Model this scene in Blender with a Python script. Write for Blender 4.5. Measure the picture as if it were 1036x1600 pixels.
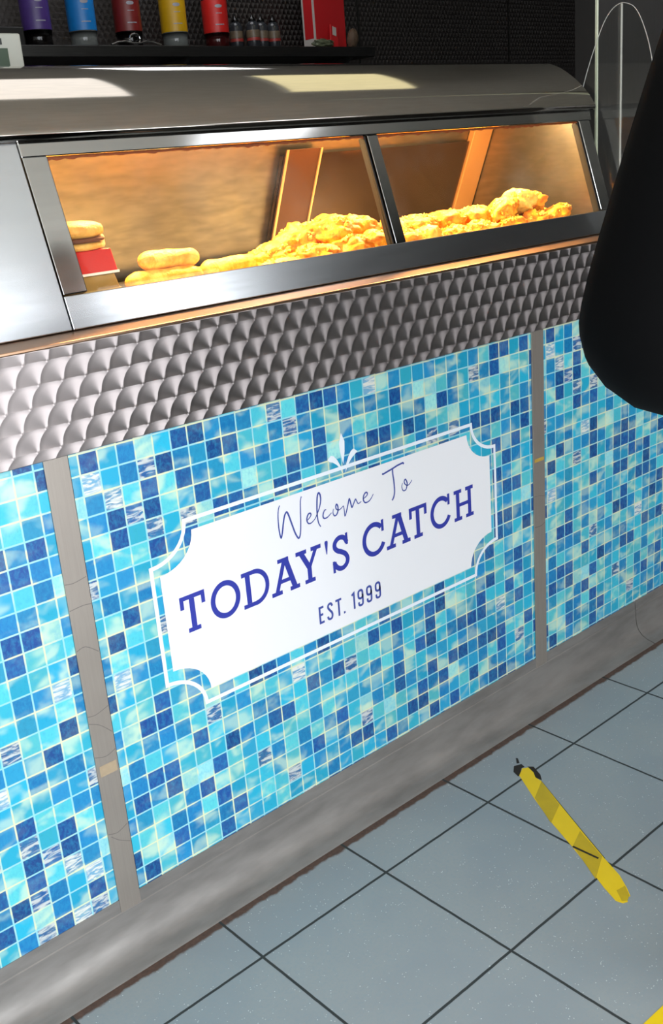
import bpy, bmesh, math, random
from mathutils import Vector, Matrix, noise
random.seed(7)
S = bpy.context.scene
for o in list(bpy.data.objects): bpy.data.objects.remove(o)
C = S.collection

# ------------------------------------------------------------ camera, world, light, exposure
F_PX, CAM = 1621.4, (-0.80607, -1.21688, 1.29232)
YAW, PITCH, ROLL = 0.70896, -0.32922, -0.08171
cd = bpy.data.cameras.new('camera'); cam = bpy.data.objects.new('camera', cd); C.objects.link(cam)
S.camera = cam
cd.sensor_fit = 'VERTICAL'; cd.sensor_height = 24.0; cd.lens = F_PX / 1600 * 24.0
cd.clip_start = 0.02
_f = Vector((math.sin(YAW)*math.cos(PITCH), math.cos(YAW)*math.cos(PITCH), math.sin(PITCH)))
_r = Vector((math.cos(YAW), -math.sin(YAW), 0)); _u = _r.cross(_f)
_R = _r*math.cos(ROLL) + _u*math.sin(ROLL); _U = -_r*math.sin(ROLL) + _u*math.cos(ROLL)
M = Matrix((_R, _U, -_f)).transposed().to_4x4(); M.translation = Vector(CAM); cam.matrix_world = M

S.view_settings.view_transform = 'Standard'
S.view_settings.look = 'None'
S.view_settings.gamma = 1.0
S.view_settings.use_curve_mapping = False
S.view_settings.exposure = 0.06

w = bpy.data.worlds.new('world'); S.world = w; w.use_nodes = True
w.node_tree.nodes['Background'].inputs[0].default_value = (0.80, 0.90, 1.0, 1)
w.node_tree.nodes['Background'].inputs[1].default_value = 1.6

def area(name, loc, rot, sx, sy, power, col):
    l = bpy.data.lights.new(name, 'AREA'); l.shape = 'RECTANGLE'; l.size = sx; l.size_y = sy
    l.energy = power; l.color = col
    o = bpy.data.objects.new(name, l); C.objects.link(o); o.location = loc; o.rotation_euler = rot
    return o
WX0, WX1, WZ0, WZ1, WY = -2.6, 1.10, 0.04, 2.57, -2.42        # open shopfront, floor to ceiling
TX0, TX1, TZ0 = 1.16, 2.45, 2.20                                # unseen high opening, added to brighten the lower rail
RAD = 9.4                                                       # daylight power per square metre of opening
area('daylight', ((WX0+WX1)/2, WY+0.02, (WZ0+WZ1)/2), (math.radians(90), 0, 0), WX1-WX0, WZ1-WZ0, RAD*(WX1-WX0)*(WZ1-WZ0), (0.97, 0.98, 1.0))
area('added_high_light', ((TX0+TX1)/2, WY+0.02, (TZ0+WZ1)/2), (math.radians(90), 0, 0), TX1-TX0, WZ1-TZ0, 1.6*RAD*(TX1-TX0)*(WZ1-TZ0), (0.97, 0.98, 1.0))  # added light, there to be reflected in the steel lower rail
PANEL_STRENGTH = 1.7
HEAT_POWER = 13.5

# ------------------------------------------------------------ node helpers
class NT:
    def __init__(s, name):
        s.m = bpy.data.materials.new(name); s.m.use_nodes = True; s.t = s.m.node_tree
        s.b = s.t.nodes['Principled BSDF']; s.out = s.t.nodes['Material Output']
    def n(s, typ, **kw):
        x = s.t.nodes.new(typ)
        for k, v in kw.items(): setattr(x, k, v)
        return x
    def link(s, a, b): s.t.links.new(a, b)
    def put(s, v, sock):
        if isinstance(v, X): s.link(v.o, sock)
        elif hasattr(v, 'is_output') or hasattr(v, 'links'): s.link(v, sock)
        else: sock.default_value = v
    def math(s, op, a, b=None, c=None):
        x = s.n('ShaderNodeMath', operation=op)
        for i, v in enumerate((a, b, c)):
            if v is not None: s.put(v, x.inputs[i])
        return X(s, x.outputs[0])
    def mix(s, f, a, b):
        x = s.n('ShaderNodeMix', data_type='RGBA')
        s.put(f, x.inputs[0]); s.put(a, x.inputs[6]); s.put(b, x.inputs[7]); return x.outputs[2]
    def noise(s, vec=None, scale=5, detail=2, rough=0.5, dist=0):
        x = s.n('ShaderNodeTexNoise'); x.inputs['Scale'].default_value = scale; x.inputs['Detail'].default_value = detail
        x.inputs['Roughness'].default_value = rough; x.inputs['Distortion'].default_value = dist
        if vec is not None: s.link(vec, x.inputs['Vector'])
        return X(s, x.outputs[0])
    def mapping(s, vec, scale=(1,1,1), loc=(0,0,0), rot=(0,0,0)):
        x = s.n('ShaderNodeMapping'); s.link(vec, x.inputs[0])
        x.inputs['Scale'].default_value = scale; x.inputs['Location'].default_value = loc; x.inputs['Rotation'].default_value = rot
        return x.outputs[0]
    def ss(s, v, lo, hi):
        x = s.n('ShaderNodeMapRange', interpolation_type='SMOOTHSTEP')
        s.put(v, x.inputs[0]); x.inputs[1].default_value = lo; x.inputs[2].default_value = hi
        return X(s, x.outputs[0])
    def obj(s):
        return s.n('ShaderNodeTexCoord').outputs['Object']
    def bump(s, h, strength=0.2, dist=0.002):
        x = s.n('ShaderNodeBump'); x.inputs['Strength'].default_value = strength; x.inputs['Distance'].default_value = dist
        s.put(h, x.inputs['Height']); s.link(x.outputs[0], s.b.inputs['Normal'])
class X:
    def __init__(s, nt, o): s.nt = nt; s.o = o
    def __add__(s, b): return s.nt.math('ADD', s, b)
    def __radd__(s, b): return s.nt.math('ADD', b, s)
    def __sub__(s, b): return s.nt.math('SUBTRACT', s, b)
    def __rsub__(s, b): return s.nt.math('SUBTRACT', b, s)
    def __mul__(s, b): return s.nt.math('MULTIPLY', s, b)
    def __rmul__(s, b): return s.nt.math('MULTIPLY', b, s)
    def __truediv__(s, b): return s.nt.math('DIVIDE', s, b)

def srgb(r, g, b):
    f = lambda c: (c/255/12.92) if c/255 <= 0.04045 else ((c/255+0.055)/1.055)**2.4
    return (f(r), f(g), f(b), 1)

def simple(name, col, rough=0.5, metal=0.0, spec=0.5, noise_amt=0.0, nscale=20, bump=0.0, bscale=60, trans=0.0):
    t = NT(name); b = t.b
    b.inputs['Roughness'].default_value = rough; b.inputs['Metallic'].default_value = metal
    b.inputs['Specular IOR Level'].default_value = spec
    b.inputs['Transmission Weight'].default_value = trans
    nz = t.noise(t.obj(), nscale, 4)
    c2 = tuple(max(0, c*(1-noise_amt)) for c in col[:3]) + (1,)
    t.link(t.mix(nz, col, c2), b.inputs['Base Color'])
    if bump: t.bump(t.noise(t.obj(), bscale, 4), bump, 0.003)
    return t.m

def steel(name, col, rough, stretch=(2, 60, 60), amt=0.15, smear=0.12, metal=1.0):
    t = NT(name); b = t.b; b.inputs['Metallic'].default_value = metal
    o = t.obj()
    g = t.noise(t.mapping(o, stretch), 6, 5)
    s2 = t.noise(t.mapping(o, (1.5, 3, 3)), 3, 3)
    c2 = tuple(c*(1-amt*2) for c in col[:3]) + (1,)
    t.link(t.mix(t.ss(g*0.5 + s2*0.5, 0.3, 0.7), col, c2), b.inputs['Base Color'])
    t.put(g*smear + (rough - smear/2), b.inputs['Roughness'])
    return t.m

def engine_turned(name, px, pz, x0, z0, r, col, rough, aniso=0.85, amp=1.0):
    """overlapping circular scratch discs; the scratches turn around each disc's own centre"""
    t = NT(name); b = t.b; b.inputs['Metallic'].default_value = 1.0
    sp = t.n('ShaderNodeSeparateXYZ'); t.link(t.obj(), sp.inputs[0])
    x = X(t, sp.outputs[0]); z = X(t, sp.outputs[2])
    fz = (z - z0)/pz
    j0 = t.math('FLOOR', fz)
    def row(j):
        par = t.math('MODULO', t.math('ABSOLUTE', j), 2.0)
        off = par*(px*0.5) + x0
        cz = j*pz + z0
        i = t.math('FLOOR', (x - off)/px)
        cxl = i*px + off; cxr = cxl + px
        dxl = x - cxl; dxr = x - cxr; dz = z - cz
        dl = t.math('SQRT', dxl*dxl + dz*dz); dr = t.math('SQRT', dxr*dxr + dz*dz)
        return dxl, dxr, dz, dl, dr
    dxl, dxr, dz, dl, dr = row(j0)
    inR = t.math('LESS_THAN', dr, r); inL = t.math('LESS_THAN', dl, r)
    uxl, uxr, uz, ul, ur = row(j0 + 1.0)
    upR = t.math('LESS_THAN', ur, r)
    ux = uxl + (uxr - uxl)*upR
    # pick left disc, override by right disc, else the disc of the row above
    lx = dxl + (dxr - dxl)*inR
    low = t.math('MAXIMUM', inR, inL)
    cx = ux + (lx - ux)*low
    cz_ = uz + (dz - uz)*low
    rad = t.math('SQRT', cx*cx + cz_*cz_ + 1e-8)
    cmb = t.n('ShaderNodeCombineXYZ'); t.put(cz_*(-1.0), cmb.inputs[0]); t.put(cx, cmb.inputs[2])
    nm = t.n('ShaderNodeVectorMath', operation='NORMALIZE'); t.link(cmb.outputs[0], nm.inputs[0])
    t.link(nm.outputs[0], b.inputs['Tangent'])
    b.inputs['Anisotropic'].default_value = aniso
    b.inputs['Roughness'].default_value = rough
    # shade of the grooves painted in: colour darkens towards each disc's edge
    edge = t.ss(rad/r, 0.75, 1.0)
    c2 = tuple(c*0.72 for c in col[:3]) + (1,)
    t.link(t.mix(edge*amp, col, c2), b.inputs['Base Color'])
    return t.m

# ------------------------------------------------------------ mesh helpers
def obj(name, bm, mat=None, parent=None, smooth=False, bevel=0.0):
    me = bpy.data.meshes.new(name); bm.normal_update(); bm.to_mesh(me); bm.free()
    o = bpy.data.objects.new(name, me); C.objects.link(o)
    if mat is not None:
        for mm in (mat if isinstance(mat, (list, tuple)) else [mat]): me.materials.append(mm)
    if smooth:
        for p in me.polygons: p.use_smooth = True
    if bevel:
        md = o.modifiers.new('bevel', 'BEVEL'); md.width = bevel; md.segments = 2; md.limit_method = 'ANGLE'
    if parent is not None:
        o.parent = parent; o.matrix_parent_inverse = Matrix.Translation(parent.location).inverted() if parent.rotation_euler.z == 0 else parent.matrix_basis.inverted()
    return o
def bx(bm, x0, x1, y0, y1, z0, z1, mi=0):
    vs = [bm.verts.new((x, y, z)) for x in (x0, x1) for y in (y0, y1) for z in (z0, z1)]
    for f in ((0,1,3,2),(4,6,7,5),(0,4,5,1),(2,3,7,6),(0,2,6,4),(1,5,7,3)):
        bm.faces.new([vs[i] for i in f]).material_index = mi
def prism_x(bm, prof, x0, x1, mi=0):
    """closed (y,z) profile extruded along x"""
    a = [bm.verts.new((x0, y, z)) for y, z in prof]; b = [bm.verts.new((x1, y, z)) for y, z in prof]
    n = len(prof)
    for i in range(n):
        bm.faces.new((a[i], b[i], b[(i+1) % n], a[(i+1) % n])).material_index = mi
    bm.faces.new(a).material_index = mi; bm.faces.new(b[::-1]).material_index = mi
    bmesh.ops.recalc_face_normals(bm, faces=bm.faces)
def box(name, x0, x1, y0, y1, z0, z1, mat, parent=None, bevel=0.0):
    bm = bmesh.new(); bx(bm, x0, x1, y0, y1, z0, z1); bmesh.ops.recalc_face_normals(bm, faces=bm.faces)
    return obj(name, bm, mat, parent, bevel=bevel)
STK = [0]
def poly_front(bm, pts, y, mi=0):
    """flat shape in the counter's front plane, facing the customer; each later stroke lies a hair over the earlier ones"""
    y = y - STK[0]*2e-5; STK[0] = (STK[0]+1) % 12
    f = bm.faces.new([bm.verts.new((x, y, z)) for x, z in pts]); f.material_index = mi
    f.normal_update()
    if f.normal.y > 0: f.normal_flip()
def smooth_path(pts, n=6):
    out = []
    for i in range(len(pts)-1):
        p0 = pts[max(i-1, 0)]; p1 = pts[i]; p2 = pts[i+1]; p3 = pts[min(i+2, len(pts)-1)]
        for k in range(n):
            t = k/n
            out.append(tuple(0.5*((2*p1[a]) + (-p0[a]+p2[a])*t + (2*p0[a]-5*p1[a]+4*p2[a]-p3[a])*t*t + (-p0[a]+3*p1[a]-3*p2[a]+p3[a])*t**3) for a in range(2)))
    out.append(pts[-1]); return out
def ribbon(bm, pts, w, y, closed=False, taper=False):
    y = y - STK[0]*2e-5; STK[0] = (STK[0]+1) % 12
    n = len(pts); L = []; Rr = []
    for i, p in enumerate(pts):
        a = pts[(i-1) % n] if (closed or i > 0) else p
        b = pts[(i+1) % n] if (closed or i < n-1) else p
        d1 = Vector((p[0]-a[0], p[1]-a[1])); d2 = Vector((b[0]-p[0], b[1]-p[1]))
        if d1.length < 1e-9: d1 = d2
        if d2.length < 1e-9: d2 = d1
        d1.normalize(); d2.normalize()
        t = d1 + d2
        t = t.normalized() if t.length > 1e-3 else d1
        nn = Vector((-t.y, t.x)); k = 1/max(0.5, nn.dot(Vector((-d1.y, d1.x))))
        ww = w/2*k
        if taper: ww *= 0.55 + 0.45*math.sin(math.pi*i/(n-1))
        L.append(bm.verts.new((p[0]+nn.x*ww, y, p[1]+nn.y*ww))); Rr.append(bm.verts.new((p[0]-nn.x*ww, y, p[1]-nn.y*ww)))
    for i in range(n if closed else n-1):
        j = (i+1) % n
        f = bm.faces.new((L[i], L[j], Rr[j], Rr[i])); f.normal_update()
        if f.normal.y > 0: f.normal_flip()
def lathe(bm, prof, cx, cy, z0, seg=24, mi=0, squash=1.0):
    rings = []
    for r, z in prof:
        rings.append([bm.verts.new((cx+r*math.cos(2*math.pi*k/seg), cy+r*squash*math.sin(2*math.pi*k/seg), z0+z)) for k in range(seg)])
    for a, b in zip(rings, rings[1:]):
        for k in range(seg):
            bm.faces.new((a[k], a[(k+1) % seg], b[(k+1) % seg], b[k])).material_index = mi
    bm.faces.new(rings[0][::-1]).material_index = mi; bm.faces.new(rings[-1]).material_index = mi
def thing(name, label, cat, loc=(0,0,0), rotz=0, group=None):
    o = bpy.data.objects.new(name, None); C.objects.link(o); o.location = loc; o.rotation_euler = (0,0,rotz)
    o.empty_display_size = 0.05
    o['label'] = label; o['category'] = cat
    if group: o['group'] = group
    return o
def tag(o, label, cat, group=None, kind=None):
    o['label'] = label; o['category'] = cat
    if group: o['group'] = group
    if kind: o['kind'] = kind
    return o
def structure(name, bm, mat):
    o = obj(name, bm, mat); o['kind'] = 'structure'; return o
def sbox(name, x0, x1, y0, y1, z0, z1, mat):
    bm = bmesh.new(); bx(bm, x0, x1, y0, y1, z0, z1); bmesh.ops.recalc_face_normals(bm, faces=bm.faces)
    return structure(name, bm, mat)

# ------------------------------------------------------------ materials
def floor_mat():
    t = NT('floor_tiles'); o = t.obj(); sp = t.n('ShaderNodeSeparateXYZ'); t.link(o, sp.inputs[0])
    x = X(t, sp.outputs[0])/0.3; y = X(t, sp.outputs[1])/0.3
    wob = t.noise(o, 25, 3)*0.006 - 0.003
    dx = t.math('ABSOLUTE', t.math('FRACT', x + 0.5 + wob) - 0.5); dy = t.math('ABSOLUTE', t.math('FRACT', y + 0.5 + wob) - 0.5)
    d = t.math('MINIMUM', dx, dy)
    g = 1.0 - t.ss(d, 0.0065, 0.0105)
    # tile colour: pale blue grey with speckles
    n1 = t.noise(o, 4, 3); n2 = t.noise(o, 150, 3, 0.7)
    base = t.mix(t.ss(n1, 0.35, 0.65), srgb(145, 153, 157), srgb(153, 159, 160))
    base = t.mix(t.ss(n2, 0.40, 0.8)*0.6, base, srgb(138, 154, 161))
    v = t.n('ShaderNodeTexVoronoi'); v.inputs['Scale'].default_value = 170; t.link(o, v.inputs['Vector'])
    spk = (1.0 - t.ss(X(t, v.outputs['Distance']), 0.10, 0.22))
    keep = t.math('GREATER_THAN', t.noise(o, 60, 1), 0.56)
    base = t.mix(spk*keep*0.75, base, srgb(225, 232, 228))
    # grime line where the plinth meets the floor
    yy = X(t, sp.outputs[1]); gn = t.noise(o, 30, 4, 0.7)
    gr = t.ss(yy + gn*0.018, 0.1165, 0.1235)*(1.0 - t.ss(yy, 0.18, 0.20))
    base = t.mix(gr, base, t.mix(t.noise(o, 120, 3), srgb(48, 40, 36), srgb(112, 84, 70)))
    gcol = t.mix(t.noise(o, 14, 2), srgb(38, 44, 46), srgb(58, 62, 60))
    t.link(t.mix(g, base, gcol), t.b.inputs['Base Color'])
    t.put(0.42 + g*0.4, t.b.inputs['Roughness'])
    t.bump(1.0 - g, 0.5, 0.001)
    return t.m

def mosaic_mat():
    t = NT('printed_mosaic')
    uv = t.n('ShaderNodeUVMap', uv_map='tile').outputs[0]
    sp = t.n('ShaderNodeSeparateXYZ'); t.link(uv, sp.inputs[0])
    du = t.math('ABSOLUTE', t.math('FRACT', X(t, sp.outputs[0])) - 0.5); dv = t.math('ABSOLUTE', t.math('FRACT', X(t, sp.outputs[1])) - 0.5)
    d = t.math('MAXIMUM', du, dv)
    g = t.ss(d, 0.445, 0.468)
    col = t.n('ShaderNodeAttribute', attribute_name='tile_colour').outputs['Color']
    pale = X(t, t.n('ShaderNodeAttribute', attribute_name='pale').outputs['Fac'])
    streak = X(t, t.n('ShaderNodeAttribute', attribute_name='streak').outputs['Fac'])
    m1 = t.mapping(uv, (0.8, 1.3, 1), rot=(0, 0, 0.7))
    lo = t.noise(m1, 0.80, 2, 0.4, 0.4)
    hi = t.noise(t.mapping(uv, (3, 2, 1)), 1.6, 5, 0.7, 0.3)
    c = t.mix(t.ss(hi, 0.35, 0.75)*0.45, col, srgb(52, 165, 205))
    c = t.mix((1.0 - t.ss(hi, 0.25, 0.45))*0.30, c, srgb(24, 110, 168))
    c = t.mix(t.ss(lo, 0.47, 0.70)*pale*0.8, c, srgb(214, 236, 206))
    wv = t.noise(t.mapping(uv, (0.9, 4.2, 1), rot=(0, 0, 0.35)), 1.0, 3, 0.55, 1.2)
    c = t.mix(t.ss(wv, 0.42 , 0.60)*streak, c, srgb(226, 228, 220))
    gc = t.mix(t.ss(lo, 0.42, 0.60), srgb(150, 212, 222), srgb(222, 228, 190))
    t.link(t.mix(g, c, gc), t.b.inputs['Base Color'])
    t.b.inputs['Roughness'].default_value = 0.28
    return t.m

M_floor = floor_mat()
M_mosaic = mosaic_mat()
M_band = engine_turned('engine_turned_steel', 0.0384, 0.0323, -0.0854, 0.9160, 0.0345, srgb(190, 180, 178), 0.41, 0.90, 1.0)
M_backwall = engine_turned('engine_turned_wall_steel', 0.024, 0.0205, 0.0, 0.0, 0.022, srgb(92, 88, 86), 0.6, 0.7, 0.8)
M_hood = steel('hood_steel', srgb(186, 180, 172), 0.07, (3, 40, 40), 0.06, 0.03)
M_steel = steel('brushed_steel', srgb(200, 204, 208), 0.22, (1, 14, 14), 0.05, 0.06)
M_frame = steel('frame_steel', srgb(188, 188, 186), 0.11, (1, 12, 12), 0.05, 0.04)
M_strip = steel('cover_strip_steel', srgb(166, 157, 148), 0.40, (60, 60, 2), 0.05, 0.06, 0.55)
M_plinth = steel('plinth_steel', srgb(152, 148, 144), 0.52, (2, 8, 8), 0.16, 0.16, 0.5)
M_ledge = steel('ledge_steel', srgb(205, 165, 135), 0.30, (2, 80, 80), 0.12, 0.08)
M_inner = steel('greasy_steel', srgb(146, 144, 136), 0.40, (3, 3, 12), 0.2, 0.15)
M_dark = simple('dark_gap', srgb(14, 14, 15), 0.7)
M_white = simple('white_vinyl', srgb(240, 240, 243), 0.35)
M_line = simple('white_print', srgb(236, 243, 250), 0.35)
M_navy = simple('blue_lettering', srgb(48, 58, 160), 0.4)
M_navy2 = simple('thin_blue_lettering', srgb(62, 78, 158), 0.4)

# ------------------------------------------------------------ the room
bm = bmesh.new(); bx(bm, -3.0, 4.6, WY-0.1, 2.9, -0.08, 0.0); bmesh.ops.recalc_face_normals(bm, faces=bm.faces)
structure('floor', bm, M_floor)
M_ceil = simple('ceiling_board', srgb(222, 216, 204), 0.8)
M_wall = simple('painted_wall', srgb(190, 186, 180), 0.7)
M_wallr = simple('dark_painted_wall', srgb(92, 90, 88), 0.6)
sbox('ceiling', -3.0, 4.6, WY-0.1, 2.9, 2.6, 2.68, M_ceil)
sbox('wall_back', -3.0, 4.6, 2.55, 2.65, 0, 2.6, M_backwall)
sbox('wall_left', -3.1, -3.0, WY-0.1, 2.9, 0, 2.6, M_wall)
sbox('wall_right', 4.5, 4.6, WY-0.1, 2.55, 0, 2.6, M_wallr)
bm = bmesh.new()
for a in ((-3.0, WX0, 0, 2.6), (WX1, TX0, 0, 2.6), (TX1, 4.6, 0, 2.6), (WX0, WX1, 0, WZ0), (WX0, WX1, WZ1, 2.6), (TX0, TX1, 0, TZ0), (TX0, TX1, WZ1, 2.6)):
    bx(bm, a[0], a[1], WY-0.1, WY, a[2], a[3])
structure('wall_front', bm, M_wallr)
bm = bmesh.new()
for xx in (WX0+0.03, 0.1, WX1-0.03): bx(bm, xx-0.03, xx+0.03, WY-0.07, WY-0.01, WZ0, WZ1)
bx(bm, WX0, WX1, WY-0.07, WY-0.01, WZ0, WZ0+0.05); bx(bm, WX0, WX1, WY-0.07, WY-0.01, WZ1-0.05, WZ1)
structure('window_1', bm, simple('window_frame_paint', srgb(60, 62, 64), 0.5))
for i, xx in enumerate((2.825, 3.911)):
    sbox('trim_%d' % (i+1), xx-0.004, xx+0.004, 2.545, 2.552, 1.2, 2.6, simple('wall_joint_%d' % i, srgb(80, 80, 78), 0.4, 1.0))

# lit square ceiling panels
def emis(name, col, st):
    t = NT(name); t.b.inputs['Emission Color'].default_value = col; t.b.inputs['Emission Strength'].default_value = st
    t.b.inputs['Base Color'].default_value = (0.8, 0.8, 0.8, 1); return t.m
M_led = emis('led_diffuser', (1.0, 0.96, 0.92, 1), PANEL_STRENGTH)
M_led2 = emis('led_diffuser_yellowish', (1.0, 0.90, 0.50, 1), PANEL_STRENGTH*0.8)
M_led3 = emis('led_diffuser_bright', (0.95, 0.96, 1.0, 1), PANEL_STRENGTH*2.2)
M_pframe = simple('panel_frame_white', srgb(225, 225, 222), 0.5)
for (x, y, mt, lab) in ((0.66, 0.90, M_led, 'white square ceiling light over the counter, above its left end'),
                        (1.86, 0.88, M_led2, 'yellowish square ceiling light over the right end of the counter'),
                        (1.72, 2.1, M_led3, 'white square ceiling light above the bottle shelf'),
                        (2.08, -1.12, M_led3, 'white square ceiling light over the customers, towards the dark right wall')):
    p = thing('ceiling_light', lab, 'ceiling light', (x, y, 2.6), 0, 'square ceiling lights')
    bm = bmesh.new()
    for a in ((-0.31, 0.31, -0.31, -0.295), (-0.31, 0.31, 0.295, 0.31), (-0.31, -0.295, -0.295, 0.295), (0.295, 0.31, -0.295, 0.295)):
        bx(bm, x+a[0], x+a[1], y+a[2], y+a[3], 2.585, 2.6)
    obj('light_frame', bm, M_pframe, p)
    box('diffuser', x-0.295, x+0.295, y-0.295, y+0.295, 2.589, 2.6, mt, p)

# ------------------------------------------------------------ the counter
PY = 0.19                       # plane of the printed panels
counter = thing('serving_counter', 'shop counter faced with blue mosaic print panels, steel strips and a white welcome sign', 'counter', (0.5, PY, 0))
CX0, CX1 = -1.6, 2.45
box('carcass', CX0, CX1, PY+0.008, 0.80, 0.0, 1.045, M_dark, counter)

TEX = [
 "CDCBLCDDBBBcScDDDBCWcBCbBCbCBcDDCDc",
 "bWCBSDBbDDccBSBCcDbBbDbLLcBCSBDLccD",
 "LBWcDcDBbcBBbcbDcBccCCbBLDBcbLcbCCB",
 "CBDSDcbDCbLccDBDLBbDDCDBccLCCCCbcBB",
 "CcDCSCSLDDBcDDcCCBDbbBcBSbSBDDDbDDB",
 "BBccDBDcBCbDcCDbCBcDCbBcCDbcCBcBBDc",
 "SbBCCCbCBcCbDcBCcDBCbcCDBcCbCCDbDcD",
 "CBbBCWDcLcBbCDcBCbDcCBbCDcBCbBcDBCB",
 "CcDbbBDBcBDBLCBcDCbBcCDbBcCDbCDBcCC",
 "CDccScDCBDDDCcBDCbcBDCbcBCDbcCBDDcC",
 "BcCbCCcCLBbDBDcCBcDbCBcDbCcBDcCBcLD",
 "BWBBCcDbcDDcCDCBcCDbcBCcDbCBcCDDBBD",
 "DCcCcBCbbCCbDDBcCBDbCcDBcCbDBcDBCDC",
 "cccDbBbCBCDcCbBDcCbBCDcBbCcDBDcbLCC",
 "BLDDcBLBcDDBcBDBbcCDbCbCDCCCBCcBDBC",
 "CCBBBcSCBccbWbcCcLDCDCbDDLccBDcbDCC",
 "LBcbcDCbCBBCCDBDSccCBCbDcbCbDCCDcBC",
 "BBDDCcCDBbDDcbCCcbBcBcDDCBDDDbWbDCB",
 "CDBDLLDcbCCccBcbbbbbDCCbbCBBbCBBCCC",
 "BbccBDccCSBcBcBDCLBCDBCDCDDBDDDccDC",
 "CcCBBcDCCCbcBDbBcScLcCDBDLbbBcDCSCD",
 "DcLDBbBDCccSCBbBDDCcbDDcBbcDcBBCcbC",
 "BDcBbcDbbCcCCCBbCCbDBCbDbDbCBDDBbBB",
]
TEX = [(r + "cCbBc")[:36] for r in TEX]
ROWM = "bSWDSBCbDcBbCDbcBDCbDcBCbDcCBbCDcBbC"     # sliver of the row above
KCOL = {'D': [(28, 72, 146), (22, 60, 132), (34, 82, 152)], 'B': [(28, 126, 184), (24, 116, 176), (38, 134, 188)],
        'b': [(38, 150, 194), (46, 158, 196)], 'C': [(38, 172, 204), (32, 164, 202), (54, 182, 206)],
        'c': [(80, 194, 208), (92, 200, 206)], 'L': [(150, 218, 222), (160, 222, 214)],
        'W': [(100, 150, 190), (120, 165, 195)], 'S': [(40, 84, 146), (52, 92, 144)]}
KPALE = {'D': 0.10, 'B': 0.5, 'b': 0.75, 'C': 0.8, 'c': 0.95, 'L': 1.0, 'W': 0.6, 'S': 0.2}
KSTR = {'W': 1.0, 'S': 0.75}
PXT, PZT = 0.03334, 0.0341
def mosaic(name, x0, x1, z0, z1, ux, vz, flip=False):
    """ux, vz: world position of the top left corner of print tile (0,0); flip: the print turned upside down"""
    bm = bmesh.new(); s = -1 if flip else 1
    uvl = bm.loops.layers.uv.new('tile')
    lc = bm.faces.layers.float_color.new('tile_colour') if False else None
    cols, pales, streaks = [], [], []
    def U(x): return s*(x - ux)/PXT
    def V(z): return s*(vz - z)/PZT
    us = sorted([U(x0), U(x1)]); vs = sorted([V(z0), V(z1)])
    for cu in range(math.floor(us[0]), math.ceil(us[1])):
        for rv in range(math.floor(vs[0]), math.ceil(vs[1])):
            u0, u1 = max(cu, us[0]), min(cu+1, us[1]); v0, v1 = max(rv, vs[0]), min(rv+1, vs[1])
            if u1-u0 < 1e-6 or v1-v0 < 1e-6: continue
            pts = [(u0, v0), (u1, v0), (u1, v1), (u0, v1)]
            f = bm.faces.new([bm.verts.new((ux + s*a*PXT, PY, vz - s*b*PZT)) for a, b in pts])
            for lp, (a, b) in zip(f.loops, pts): lp[uvl].uv = (a, b + 40)
            f.normal_update()
            if f.normal.y > 0: f.normal_flip()
            ci = (cu+1) % 36
            k = ROWM[ci] if rv < 0 else TEX[rv % 23][ci]
            rr = random.Random(cu*131 + rv*17)
            c = rr.choice(KCOL[k]); j = rr.uniform(0.92, 1.08)
            cols.append(srgb(*[min(255, q*j) for q in c])); pales.append(KPALE[k]*rr.uniform(0.7, 1)); streaks.append(KSTR.get(k, 0))
    bmesh.ops.remove_doubles(bm, verts=bm.verts, dist=1e-6)
    o = obj(name, bm, M_mosaic, counter)
    me = o.data
    a = me.attributes.new('tile_colour', 'FLOAT_COLOR', 'FACE')
    a.data.foreach_set('color', [q for c_ in cols for q in c_])
    a = me.attributes.new('pale', 'FLOAT', 'FACE'); a.data.foreach_set('value', pales)
    a = me.attributes.new('streak', 'FLOAT', 'FACE'); a.data.foreach_set('value', streaks)
    return o
PZ0, PZ1 = 0.100, 0.905
mosaic('mosaic_panel', -0.118, 1.014, PZ0, PZ1, -0.0975, 0.8952)
mosaic('mosaic_panel', 1.048, 2.30, PZ0, PZ1, 1.0645, 0.8960)
mosaic('mosaic_panel', -1.3, -0.150, PZ0, PZ1, -0.1714, 0.1372, True)

def cover_strip(x0, x1):
    bm = bmesh.new(); bx(bm, x0, x1, PY-0.003, PY-0.0005, 0.082, 0.902); bmesh.ops.recalc_face_normals(bm, faces=bm.faces)
    o = obj('cover_strip', bm, M_strip, counter, bevel=0.0005)
    return o
cover_strip(-0.1551, -0.1148); cover_strip(1.0108, 1.0527); cover_strip(2.30, 2.34)
box('joint_gap', -0.1147, -0.1134, PY-0.0012, PY-0.0004, 0.1, 0.90, M_dark, counter)
box('joint_gap', 1.0528, 1.0538, PY-0.0012, PY-0.0004, 0.1, 0.90, M_dark, counter)
box('joint_gap', -0.1562, -0.1550, PY-0.0012, PY+0.002, 0.084, 0.1085, M_dark, counter)
box('joint_gap', 1.0098, 1.0110, PY-0.0012, PY+0.002, 0.084, 0.1085, M_dark, counter)
M_glue = simple('glue_stain', srgb(196, 160, 70), 0.7, noise_amt=0.3, nscale=120)
box('glue_mark', 1.0150, 1.0490, PY-0.0033, PY-0.00305, 0.600, 0.608, M_glue, counter)
box('glue_mark', -0.1500, -0.1180, PY-0.0033, PY-0.00305, 0.352, 0.372, simple('tan_stain', srgb(176, 156, 128), 0.7, noise_amt=0.2, nscale=120), counter)
M_scuff = simple('scuff_line', srgb(118, 112, 108), 0.6)
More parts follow.
